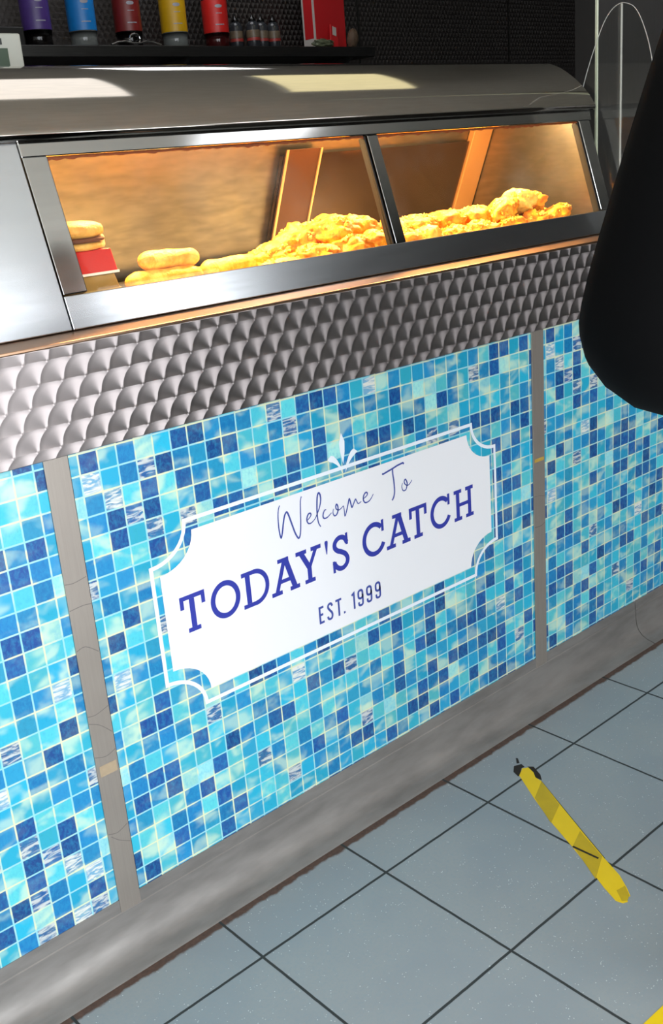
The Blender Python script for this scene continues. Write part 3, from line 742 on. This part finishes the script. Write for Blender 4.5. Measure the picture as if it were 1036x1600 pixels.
# cartons and burger at the left end
def carton(label, z0, z1, mat, lidmat, x0=0.000, x1=0.104):
    t = thing('food_carton', label, 'carton', ((x0+x1)/2, 0.375, z0), 0, 'cartons stacked at the left end of the cabinet')
    bm = bmesh.new(); e = 0.006
    v0 = [(x0, 0.335), (x1, 0.335), (x1, 0.425), (x0, 0.425)]; v1 = [(x0+e, 0.340), (x1-e, 0.340), (x1-e, 0.420), (x0+e, 0.420)]
    a = [bm.verts.new((x, y, z0)) for x, y in v0]; b = [bm.verts.new((x, y, z1)) for x, y in v1]
    for i in range(4): bm.faces.new((a[i], a[(i+1) % 4], b[(i+1) % 4], b[i]))
    bm.faces.new(a[::-1]); bm.faces.new(b)
    obj('carton_body', bm, mat, t, bevel=0.002)
    box('carton_rim', x0-0.001, x1+0.001, 0.334, 0.426, z0, z0+0.004, lidmat, t)
    return t
carton('dark brown carton at the bottom of the stack by the left post', 1.0785, 1.110, simple('brown_card', srgb(96, 34, 22), 0.6), simple('brown_card_rim', srgb(150, 80, 40), 0.6))
carton('tan layered carton between the brown and the red one', 1.1105, 1.138, simple('tan_card', srgb(178, 140, 70), 0.6, noise_amt=0.3, nscale=60), simple('tan_card_rim', srgb(214, 180, 110), 0.6))
carton('bright red carton with a white edge, under the burger', 1.1385, 1.178, simple('red_card', srgb(200, 28, 18), 0.5), simple('white_card_rim', srgb(240, 232, 220), 0.6))
bg = thing('burger', 'burger in a pale bun sitting on the red carton', 'burger', (0.052, 0.375, 1.1785))
def disc(name, cx, cy, z, r, h, mat, parent, dome=0.0, wob=0.06, seed=0):
    bm = bmesh.new()
    prof = [(r*0.80, 0), (r*0.97, h*0.2), (r, h*0.5)] + ([(r*0.93, h*0.72), (r*0.7, h*0.92), (r*0.35, h), (0.001, h*1.03)] if dome else [(r*0.97, h*0.8), (r*0.85, h)])
    lathe(bm, prof, cx, cy, z, 28)
    for v in bm.verts:
        k = 1+wob*noise.noise(Vector((v.co.x*40+seed, v.co.y*40, v.co.z*60))); v.co.x = cx+(v.co.x-cx)*k; v.co.y = cy+(v.co.y-cy)*k
    bmesh.ops.recalc_face_normals(bm, faces=bm.faces)
    return obj(name, bm, mat, parent, smooth=True)
M_bun = batter_mat('bun_crust', srgb(240, 190, 95), srgb(225, 160, 65), 0.5)
disc('bottom_bun', 0.052, 0.375, 1.1785, 0.046, 0.012, M_bun, bg)
disc('patty', 0.052, 0.375, 1.1905, 0.049, 0.008, simple('burger_patty', srgb(100, 50, 24), 0.7, bump=0.5), bg, 0, 0.12, 3)
disc('top_bun', 0.052, 0.375, 1.1985, 0.050, 0.026, M_bun, bg, 1, 0.06, 5)
disc('burger_sauce', 0.088, 0.368, 1.180, 0.015, 0.020, batter_mat('melted_sauce', srgb(245, 215, 150), srgb(235, 180, 90)), bg, 0, 0.3, 8)

# ------------------------------------------------------------ till display on the hood
till = thing('till_display', 'pale grey till display with a green screen, top left behind the hood', 'till display', (0.02, 0.64, 1.4775))
box('display_housing', -0.14, 0.141, 0.62, 0.68, 1.4778, 1.5385, simple('grey_plastic', srgb(165, 166, 156), 0.5), till, bevel=0.003)
box('display_screen', -0.13, 0.112, 0.618, 0.6199, 1.480, 1.514, simple('green_screen', srgb(58, 74, 58), 0.25), till)
box('display_slot', -0.13, 0.103, 0.618, 0.6199, 1.520, 1.530, simple('dark_slot', srgb(30, 34, 32), 0.3), till)

# ------------------------------------------------------------ shelf with bottles
SZ = 1.7265; BY = 2.38
sh = thing('wall_shelf', 'long dark steel shelf on the patterned back wall', 'shelf', (1.6, 2.4, 1.68))
box('shelf_board', 0.3, 2.66, 2.28, 2.545, 1.688, SZ-0.0005, steel('shelf_steel', srgb(84, 84, 84), 0.4), sh, bevel=0.002)
M_br = simple('bracket_dark', srgb(30, 30, 30), 0.5)
for xx in (0.8, 1.7, 2.55):
    bm = bmesh.new(); prism_x(bm, [(2.545, 1.54), (2.545, 1.6875), (2.32, 1.6875)], xx-0.008, xx+0.008); obj('shelf_bracket', bm, M_br, sh)
M_clear = simple('clear_bottle', srgb(104, 108, 106), 0.12)
def soda(label, x, liq, lab, capc, base_h):
    t = thing('drinks_bottle', label, 'bottle', (x, BY, SZ), 0, 'large drinks bottles on the back shelf')
    r = 0.050
    prof = [(r*0.78, 0), (r*0.97, 0.010), (r*0.93, 0.03), (r, 0.055), (r, base_h)]
    bm = bmesh.new()
    lathe(bm, prof + [(r*0.985, base_h+0.002), (r*0.985, base_h+0.12), (r, base_h+0.125), (r*0.9, base_h+0.16), (r*0.6, base_h+0.20), (r*0.30, base_h+0.235), (r*0.28, base_h+0.26)], x, BY, SZ, 28)
    obj('bottle_body', bm, liq, t, smooth=True)
    bm = bmesh.new(); lathe(bm, [(r*1.004, base_h+0.003), (r*1.006, base_h+0.004), (r*1.006, base_h+0.119), (r*1.004, base_h+0.12)], x, BY, SZ, 28)
    lb = obj('bottle_label', bm, lab, t, smooth=True)
    bm = bmesh.new(); lathe(bm, [(r*0.34, base_h+0.255), (r*0.34, base_h+0.28)], x, BY, SZ, 20); obj('bottle_cap', bm, capc, t)
    # small oval badge and a pale text line on the label, towards the shop
    dx, dy = (CAM[0]-x), (CAM[1]-BY); L = math.hypot(dx, dy); dx /= L; dy /= L; a0 = math.atan2(dy, dx)
    bm = bmesh.new()
    def curved(a_, b_, z_, hh, m=10):
        vs = [[], []]
        for k in range(m+1):
            aa = a0 + a_ + (b_-a_)*k/m
            e = math.sqrt(max(0, 1-(2*k/m-1)**2)) if hh > 0.004 else 1
            for q, sgn in ((0, -1), (1, 1)): vs[q].append(bm.verts.new((x+r*1.012*math.cos(aa), BY+r*1.012*math.sin(aa), SZ+base_h+z_+sgn*hh*e*0.5+(0.0004 if sgn > 0 else 0))))
        for k in range(m): bm.faces.new((vs[0][k], vs[0][k+1], vs[1][k+1], vs[1][k]))
    mb = simple('badge_print', srgb(150, 150, 160), 0.4)
    curved(0.05, 0.65, 0.095, 0.012); obj('label_badge', bm, mb, lb)
    for a_ in ((0.0, 0.7, 0.030, 0.003), (0.1, 0.6, 0.070, 0.002)):
        bm = bmesh.new(); curved(*a_); obj('label_line', bm, mb, lb)
    return t
def lbl(n, c): return simple(n, srgb(*c), 0.4, noise_amt=0.35, nscale=25)
M_cola = simple('dark_drink', srgb(12, 9, 9), 0.12)
soda('drinks bottle with a purple label and black drink, leftmost on the shelf', 1.116, M_cola, lbl('purple_label', (78, 52, 130)), M_cola, 0.053)
soda('drinks bottle with a bright blue label and clear base', 1.295, M_clear, lbl('blue_label', (14, 130, 212)), M_clear, 0.053)
soda('drinks bottle with a dark red label and black drink', 1.486, M_cola, lbl('dark_red_label', (126, 30, 28)), M_cola, 0.053)
soda('drinks bottle with a yellow label and clear base', 1.690, M_clear, lbl('yellow_label', (216, 168, 14)), M_clear, 0.053)
soda('drinks bottle with a bright red label and dark red drink, rightmost of the large ones', 1.888, simple('red_drink', srgb(58, 14, 14), 0.12), lbl('red_label', (214, 34, 30)), M_cola, 0.053)
box_ = thing('black_box', 'black box on the shelf at the far left behind the till display', 'box', (0.99, BY, SZ))
box('box_body', 0.86, 1.045, 2.34, 2.50, SZ, 1.79, simple('black_plastic', srgb(10, 10, 11), 0.4), box_, bevel=0.004)
def squeeze(label, x, y, h=0.0):
    t = thing('sauce_bottle', label, 'sauce bottle', (x, y, SZ), 0, 'small dark sauce bottles on the back shelf')
    r = 0.0275
    bm = bmesh.new(); lathe(bm, [(r*0.9, 0), (r, 0.006), (r, 0.082), (r*0.85, 0.094), (r*0.5, 0.102)], x, y, SZ, 20); b = obj('bottle_body', bm, M_sq, t, smooth=True)
    bm = bmesh.new(); lathe(bm, [(r*1.01, 0.028), (r*1.012, 0.029), (r*1.012, 0.038), (r*1.01, 0.039)], x, y, SZ, 20); obj('label_stripe', bm, M_sr, b, smooth=True)
    bm = bmesh.new(); lathe(bm, [(r*1.01, 0.040), (r*1.012, 0.041), (r*1.012, 0.066), (r*1.01, 0.067)], x, y, SZ, 20); obj('bottle_label', bm, M_sl, b, smooth=True)
    bm = bmesh.new(); lathe(bm, [(r*0.55, 0.102), (r*0.55, 0.110), (r*0.2, 0.118), (r*0.10, 0.130)], x, y, SZ, 16); obj('nozzle', bm, M_cola, t, smooth=True)
M_sq = simple('dark_sauce', srgb(44, 46, 50), 0.2); M_sr = simple('sauce_red_stripe', srgb(150, 50, 44), 0.4)
M_sl = simple('sauce_label', srgb(120, 104, 84), 0.4, noise_amt=0.6, nscale=90)
for lab, x, y in (('dark sauce bottle leftmost of the four small ones', 2.000, 2.40), ('dark sauce bottle second of the four, in front of the others', 2.055, 2.36),
                  ('dark sauce bottle third of the four small ones', 2.115, 2.38), ('dark sauce bottle rightmost of the four, nearest the red box', 2.178, 2.38)):
    squeeze(lab, x, y)
# red cardboard box
rb = thing('cardboard_box', 'tall red cardboard box with a white bordered side on the shelf', 'box', (2.45, 2.42, SZ), 0)
def rbox(name, x0, x1, y0, y1, z0, z1, mat, parent, bevel=0.0):
    o = box(name, x0, x1, y0, y1, z0, z1, mat, parent, bevel); return o
M_rc = simple('red_cardboard', srgb(206, 30, 36), 0.55, noise_amt=0.15)
M_wc = simple('white_cardboard', srgb(196, 190, 184), 0.55)
rbox('box_body', 2.412, 2.585, 2.38, 2.46, SZ, 1.962, M_rc, rb, 0.002)
rbox('box_side', 2.4095, 2.4117, 2.381, 2.459, SZ+0.001, 1.961, M_wc, rb)
rbox('side_print', 2.4082, 2.4094, 2.393, 2.447, SZ+0.045, 1.945, M_rc, rb)
pk = thing('red_packet', 'small red packet with a white patch leaning on the red box', 'packet', (2.49, 2.35, SZ))
bm = bmesh.new(); bx(bm, -0.022, 0.022, -0.004, 0.004, 0, 0.095); bm.transform(Matrix.Translation((2.47, 2.335, SZ+0.003)) @ Matrix.Rotation(0.30, 4, 'Y') @ Matrix.Rotation(-0.28, 4, 'X')); bmesh.ops.recalc_face_normals(bm, faces=bm.faces)
pb = obj('packet_body', bm, M_rc, pk, bevel=0.002)
bm = bmesh.new(); bx(bm, -0.012, 0.010, -0.0055, -0.0045, 0.05, 0.088); bm.transform(Matrix.Translation((2.47, 2.335, SZ+0.003)) @ Matrix.Rotation(0.30, 4, 'Y') @ Matrix.Rotation(-0.28, 4, 'X')); bmesh.ops.recalc_face_normals(bm, faces=bm.faces)
obj('packet_patch', bm, M_wc, pk)
lump('crumpled_wrapper', 'crumpled pale green wrapper lying in front of the red box', 'wrapper', None, (2.40, 2.325, SZ+0.018), (0.052, 0.020, 0.017), (0, 0, 0.1), simple('wrapper_film', srgb(120, 128, 100), 0.3, noise_amt=0.6, nscale=50), 31, 0.5)
lump('brown_paper_bag', 'small brown paper bag at the right end of the shelf', 'paper bag', None, (2.605, 2.36, SZ+0.042), (0.026, 0.022, 0.040), (0, 0.15, 0), simple('brown_paper', srgb(104, 84, 66), 0.7, noise_amt=0.3), 33, 0.15)
# tongs lying on the shelf
bm = bmesh.new()
def tube(bm, pts, r, seg=8):
    rings = []
    for i, p in enumerate(pts):
        a = Vector(pts[max(i-1, 0)]); b = Vector(pts[min(i+1, len(pts)-1)]); d_ = (b-a).normalized()
        s_ = d_.cross(Vector((0, 0, 1))); s_ = s_.normalized() if s_.length > 1e-3 else Vector((1, 0, 0)); u_ = s_.cross(d_)
        rings.append([bm.verts.new(Vector(p) + (s_*math.cos(2*math.pi*k/seg) + u_*math.sin(2*math.pi*k/seg))*r) for k in range(seg)])
    for a, b in zip(rings, rings[1:]):
        for k in range(seg): bm.faces.new((a[k], a[(k+1) % seg], b[(k+1) % seg], b[k]))
    bm.faces.new(rings[0][::-1]); bm.faces.new(rings[-1])
tube(bm, [(1.36+0.03*k, 2.305+0.004*math.sin(k*1.4), SZ+0.005+0.012*abs(math.sin(k*0.9))) for k in range(8)], 0.0035)
tube(bm, [(1.46+0.022*math.cos(a*0.5), 2.305+0.0*a, SZ+0.024+0.018*math.sin(a*0.5)) for a in range(0, 13)], 0.003)
tag(obj('wire_whisk', bm, simple('shiny_wire', srgb(200, 200, 200), 0.2, 1.0)), 'shiny bent wire utensil lying on the shelf before the dark red bottle', 'kitchen utensil')

# ------------------------------------------------------------ right end: steel cladding and arched clear screen
M_clad = steel('cladding_steel', srgb(150, 148, 146), 0.38, (50, 50, 2), 0.06, 0.1)
M_edge = simple('pale_edge_trim', srgb(214, 220, 196), 0.35)
cl = thing('steel_end_cladding', 'tall grey steel panel with a pale edge trim and a thin pale strip at the right end of the cabinet', 'panel', (1.9, 0.38, 1.066))
box('cladding_sheet', 1.505, 2.45, 0.360, 0.363, 1.0665, 2.35, M_clad, cl)
box('edge_trim', 1.4990, 1.5047, 0.3565, 0.3630, 1.0665, 2.35, M_edge, cl, bevel=0.001)
box('pale_strip', 1.600, 1.6065, 0.3565, 0.3595, 1.0665, 1.588, simple('strip_pale', srgb(200, 198, 190), 0.35), cl, bevel=0.001)  # thin pale upright strip on the cladding
sc = thing('clear_end_screen', 'clear screen with a bright arched edge beside the end of the cabinet', 'screen', (1.485, 0.3, 1.066))
arch = [(0.425, 1.20), (0.415, 1.28), (0.398, 1.365), (0.387, 1.408), (0.372, 1.450), (0.356, 1.488), (0.343, 1.516), (0.330, 1.540), (0.317, 1.557), (0.304, 1.568), (0.290, 1.574), (0.278, 1.575), (0.265, 1.571), (0.253, 1.565), (0.241, 1.552), (0.230, 1.533), (0.216, 1.50), (0.204, 1.46), (0.193, 1.40), (0.186, 1.30), (0.184, 1.20)]
def scr_glass():
    t = NT('clear_acrylic'); t.t.nodes.remove(t.b)
    tr = t.n('ShaderNodeBsdfTransparent'); tr.inputs[0].default_value = (0.96, 0.97, 0.96, 1)
    gl = t.n('ShaderNodeBsdfGlossy'); gl.inputs['Roughness'].default_value = 0.04
    mx = t.n('ShaderNodeMixShader'); mx.inputs[0].default_value = 0.05; t.link(tr.outputs[0], mx.inputs[1]); t.link(gl.outputs[0], mx.inputs[2]); t.link(mx.outputs[0], t.out.inputs[0]); return t.m
A2 = smooth_path(arch, 3)
bm = bmesh.new(); prism_x(bm, A2 + [(0.186, 1.0665), (0.425, 1.0665)], 1.4865, 1.4885); obj('clear_sheet', bm, scr_glass(), sc)
bm = bmesh.new(); tube(bm, [(1.4875, y, z) for y, z in A2], 0.0009, 6); obj('sheet_edge', bm, simple('bright_sheet_edge', srgb(205, 205, 200), 0.3), sc, smooth=True)

# ------------------------------------------------------------ floor tape
M_tape = simple('yellow_tape', srgb(245, 208, 8), 0.45, noise_amt=0.08, nscale=30)
M_tape2 = simple('yellow_tape_overlap', srgb(212, 180, 14), 0.45, noise_amt=0.25, nscale=40)
def flat(bm, pts, z0, z1):
    a = [bm.verts.new((x, y, z0)) for x, y in pts]; b = [bm.verts.new((x, y, z1)) for x, y in pts]; n = len(pts)
    for i in range(n): bm.faces.new((a[i], a[(i+1) % n], b[(i+1) % n], b[i]))
    bm.faces.new(b); bm.faces.new(a[::-1]); bmesh.ops.recalc_face_normals(bm, faces=bm.faces)
tp = thing('floor_tape', 'worn strip of yellow tape stuck across the grey tiles, dark at its far end', 'tape', (0.64, -0.17, 0), 0, 'yellow floor tape')
bm = bmesh.new(); flat(bm, [(0.719,0.012),(0.745,0.024),(0.756,0.016),(0.748,-0.004),(0.736,-0.018),(0.733,-0.037),(0.691,-0.115),(0.646,-0.201),(0.606,-0.279),(0.584,-0.326),(0.563,-0.355),(0.549,-0.371),(0.541,-0.368),(0.533,-0.376),(0.524,-0.372),(0.521,-0.359),(0.537,-0.323),(0.559,-0.283),(0.596,-0.211),(0.631,-0.137),(0.673,-0.063)], 0.0001, 0.0006)
obj('tape_strip', bm, M_tape, tp)
for q in ([(0.732,-0.037),(0.689,-0.115),(0.628,-0.139),(0.675,-0.063)], [(0.645,-0.196),(0.608,-0.272),(0.546,-0.300),(0.598,-0.213)],
          [(0.566,-0.349),(0.549,-0.369),(0.535,-0.374),(0.527,-0.368),(0.545,-0.345)]):
    bm = bmesh.new(); flat(bm, q, 0.0006, 0.0008); obj('tape_overlap', bm, M_tape2, tp)
M_res = simple('black_residue', srgb(34, 28, 22), 0.8)
bm = bmesh.new(); flat(bm, [(0.5950,-0.2130),(0.5985,-0.2140),(0.6010,-0.2700),(0.5962,-0.2705),(0.5935,-0.216)], 0.0008, 0.0009); obj('black_mark', bm, M_res, tp); bm = bmesh.new()
flat(bm, [(0.740,0.043),(0.757,0.036),(0.753,0.024),(0.745,0.026),(0.722,0.012),(0.715,0.012),(0.722,0.030)], 0.0001, 0.0005)
flat(bm, [(0.758,0.020),(0.766,0.010),(0.751,-0.020),(0.737,-0.034),(0.735,-0.019),(0.748,-0.004)], 0.0001, 0.0005)
flat(bm, [(0.752,0.045),(0.768,0.060),(0.770,0.056),(0.758,0.042)], 0.0001, 0.0004)
flat(bm, [(0.7345,-0.034),(0.6925,-0.115),(0.6475,-0.201),(0.6075,-0.279),(0.606,-0.279),(0.646,-0.201),(0.691,-0.115),(0.733,-0.036)], 0.0001, 0.00065)
obj('tape_residue', bm, M_res, tp)
tp2 = thing('floor_tape', 'yellow tape at the bottom right corner of the view', 'tape', (0.5, -0.62, 0), 0, 'yellow floor tape')
bm = bmesh.new(); flat(bm, [(0.300,-0.5435),(0.420,-0.548),(0.60,-0.555),(0.60,-0.607),(0.300,-0.596)], 0.0001, 0.0006); obj('tape_strip', bm, M_tape, tp2)

# ------------------------------------------------------------ customer in a black coat at the right
M_coat = simple('black_coat_cloth', srgb(7, 7, 8), 0.9, spec=0.1, noise_amt=0.3, nscale=40)
M_skin = simple('skin', srgb(196, 150, 124), 0.5)
M_trou = simple('dark_trousers', srgb(26, 27, 32), 0.85)
M_hair = simple('brown_hair', srgb(44, 30, 22), 0.6, noise_amt=0.4, nscale=90, bump=0.4, bscale=200)
def skinned(name, verts, edges, radii, mat, parent=None, root=0, sub=2):
    me = bpy.data.meshes.new(name); me.from_pydata(verts, edges, []); me.update()
    o = bpy.data.objects.new(name, me); C.objects.link(o)
    md = o.modifiers.new('skin', 'SKIN'); md.use_smooth_shade = True
    for i, r in enumerate(radii):
        sv = me.skin_vertices[0].data[i]; sv.radius = r if isinstance(r, tuple) else (r, r); sv.use_root = (i == root)
    sd = o.modifiers.new('sub', 'SUBSURF'); sd.levels = sub; sd.render_levels = sub
    me.materials.append(mat)
    if parent is not None: o.parent = parent; o.matrix_parent_inverse = Matrix.Translation(parent.location).inverted()
    return o
person = thing('person', 'person in a black coat standing at the counter, bent elbow showing at the right', 'person', (0.57, -0.74, 0))
px_, py_ = 0.57, -0.74
V = [(px_, py_, 0.96), (px_, py_, 1.14), (px_, py_, 1.34), (px_, py_+0.01, 1.46), (px_, py_+0.02, 1.56),      # pelvis..neck 0-4
     (px_-0.09, py_, 0.90), (px_-0.10, py_+0.01, 0.50), (px_-0.10, py_-0.01, 0.10), (px_-0.10, py_+0.13, 0.04),  # left leg 5-8
     (px_+0.09, py_, 0.90), (px_+0.10, py_+0.01, 0.50), (px_+0.10, py_-0.01, 0.10), (px_+0.10, py_+0.13, 0.04)]  # right leg 9-12
Eg = [(0,1),(1,2),(2,3),(3,4),(0,5),(5,6),(6,7),(7,8),(0,9),(9,10),(10,11),(11,12)]
Rd = [(0.15,0.11),(0.14,0.10),(0.16,0.11),(0.11,0.08),(0.05,0.05),(0.085,0.085),(0.055,0.055),(0.042,0.042),(0.035,0.03),(0.085,0.085),(0.055,0.055),(0.042,0.042),(0.035,0.03)]
body = skinned('body', V, Eg, Rd, M_trou, person)
# coat: torso and both sleeves in one garment
cv = [(px_, py_, 0.80), (px_, py_, 1.00), (px_, py_, 1.20), (px_, py_+0.005, 1.38), (px_, py_+0.01, 1.475),
      (0.305, -0.690, 1.462), (0.196, -0.674, 1.300), (0.088, -0.676, 1.090), (0.215, -0.612, 1.068), (0.365, -0.590, 1.055),
      (0.665, -0.69, 1.465), (0.735, -0.72, 1.17), (0.71, -0.52, 1.10)]
ce = [(0,1),(1,2),(2,3),(3,4),(4,5),(5,6),(6,7),(7,8),(8,9),(4,10),(10,11),(11,12)]
cr = [(0.20,0.15),(0.185,0.145),(0.175,0.135),(0.175,0.125),(0.11,0.09),0.105,0.084,0.090,0.086,0.065,0.075,0.065,0.05]
coat = skinned('coat', cv, ce, cr, M_coat, person)
# head with face, ears, hair (out of the frame above)
hx, hy, hz = px_, py_+0.035, 1.665
bm = bmesh.new(); bmesh.ops.create_uvsphere(bm, u_segments=32, v_segments=24, radius=1.0)
for v in bm.verts:
    x, y, z = v.co
    k = 1.0 - 0.22*max(0, -z)**1.5*abs(x)
    X_, Y_, Z_ = x*0.075*k, y*0.095, z*0.118
    if y > 0.5: Y_ -= 0.012*(1-abs(z))
    nose = math.exp(-((x/0.16)**2 + ((z+0.12)/0.20)**2)) if y > 0 else 0
    Y_ += 0.026*nose
    eye = sum(math.exp(-(((x-s)/0.16)**2 + ((z-0.08)/0.10)**2)) for s in (-0.38, 0.38)) if y > 0 else 0
    Y_ -= 0.010*eye
    lip = math.exp(-((x/0.28)**2 + ((z+0.50)/0.07)**2)) if y > 0 else 0
    Y_ += 0.006*lip
    v.co = (hx+X_, hy+Y_, hz+Z_)
head = obj('head', bm, M_skin, person, smooth=True)
for s in (-1, 1):
    bm = bmesh.new(); bmesh.ops.create_icosphere(bm, subdivisions=2, radius=0.011, matrix=Matrix.Translation((hx+s*0.029, hy+0.074, hz+0.010))); obj('eye', bm, simple('eye_white', srgb(225, 222, 216), 0.2), head, smooth=True)
for s in (-1, 1):
    bm = bmesh.new(); bmesh.ops.create_icosphere(bm, subdivisions=2, radius=1, matrix=Matrix.Translation((hx+s*0.077, hy-0.005, hz-0.005)) @ Matrix.Diagonal((0.010, 0.018, 0.032, 1)))
    obj('ear', bm, M_skin, head, smooth=True)
bm = bmesh.new(); bmesh.ops.create_uvsphere(bm, u_segments=28, v_segments=20, radius=1.0)
bmesh.ops.delete(bm, geom=[v for v in bm.verts if v.co.y > 0.35 and v.co.z < 0.45 or v.co.z < -0.55], context='VERTS')
for v in bm.verts:
    k = 1+0.04*noise.noise(v.co*4); v.co = (hx+v.co.x*0.084*k, hy-0.006+v.co.y*0.104*k, hz+0.012+v.co.z*0.124*k)
ha = obj('hair', bm, M_hair, head, smooth=True); sd = ha.modifiers.new('sol', 'SOLIDIFY'); sd.thickness = 0.008
# right hand with five fingers (the other is in the pocket)
hxv = [(0.71, -0.50, 1.10), (0.708, -0.445, 1.098)]
HV = [(0.712, -0.520, 1.100), (0.709, -0.460, 1.098), (0.708, -0.432, 1.097)]; HE = [(0,1),(1,2)]; HR = [(0.026,0.022),(0.036,0.016),(0.036,0.014)]
hand = skinned('hand', HV, HE, HR, M_skin, person)
for i, (dx, L_) in enumerate(((-0.027, 0.068), (-0.009, 0.078), (0.010, 0.072), (0.027, 0.056))):
    b0 = (0.708+dx, -0.430, 1.097)
    fv = [b0, (b0[0]+dx*0.1, b0[1]+L_*0.45, b0[2]+0.003), (b0[0]+dx*0.12, b0[1]+L_*0.78, b0[2]-0.010), (b0[0]+dx*0.1, b0[1]+L_*0.92, b0[2]-0.026)]
    skinned('finger', fv, [(0,1),(1,2),(2,3)], [0.0095,0.009,0.0082,0.007], M_skin, hand)
skinned('thumb', [(0.690,-0.485,1.096),(0.668,-0.462,1.090),(0.660,-0.435,1.084),(0.663,-0.415,1.080)], [(0,1),(1,2),(2,3)], [0.012,0.011,0.0105,0.008], M_skin, hand)
for s in (-1, 1):
    bm = bmesh.new(); bmesh.ops.create_uvsphere(bm, u_segments=20, v_segments=12, radius=1.0, matrix=Matrix.Translation((px_+s*0.10, py_+0.055, 0.045)) @ Matrix.Diagonal((0.050, 0.140, 0.055, 1)))
    for v in bm.verts: v.co.z = max(v.co.z, 0.001)
    obj('shoe', bm, simple('black_shoe_%d' % (s+1), srgb(14, 14, 15), 0.4), person, smooth=True)
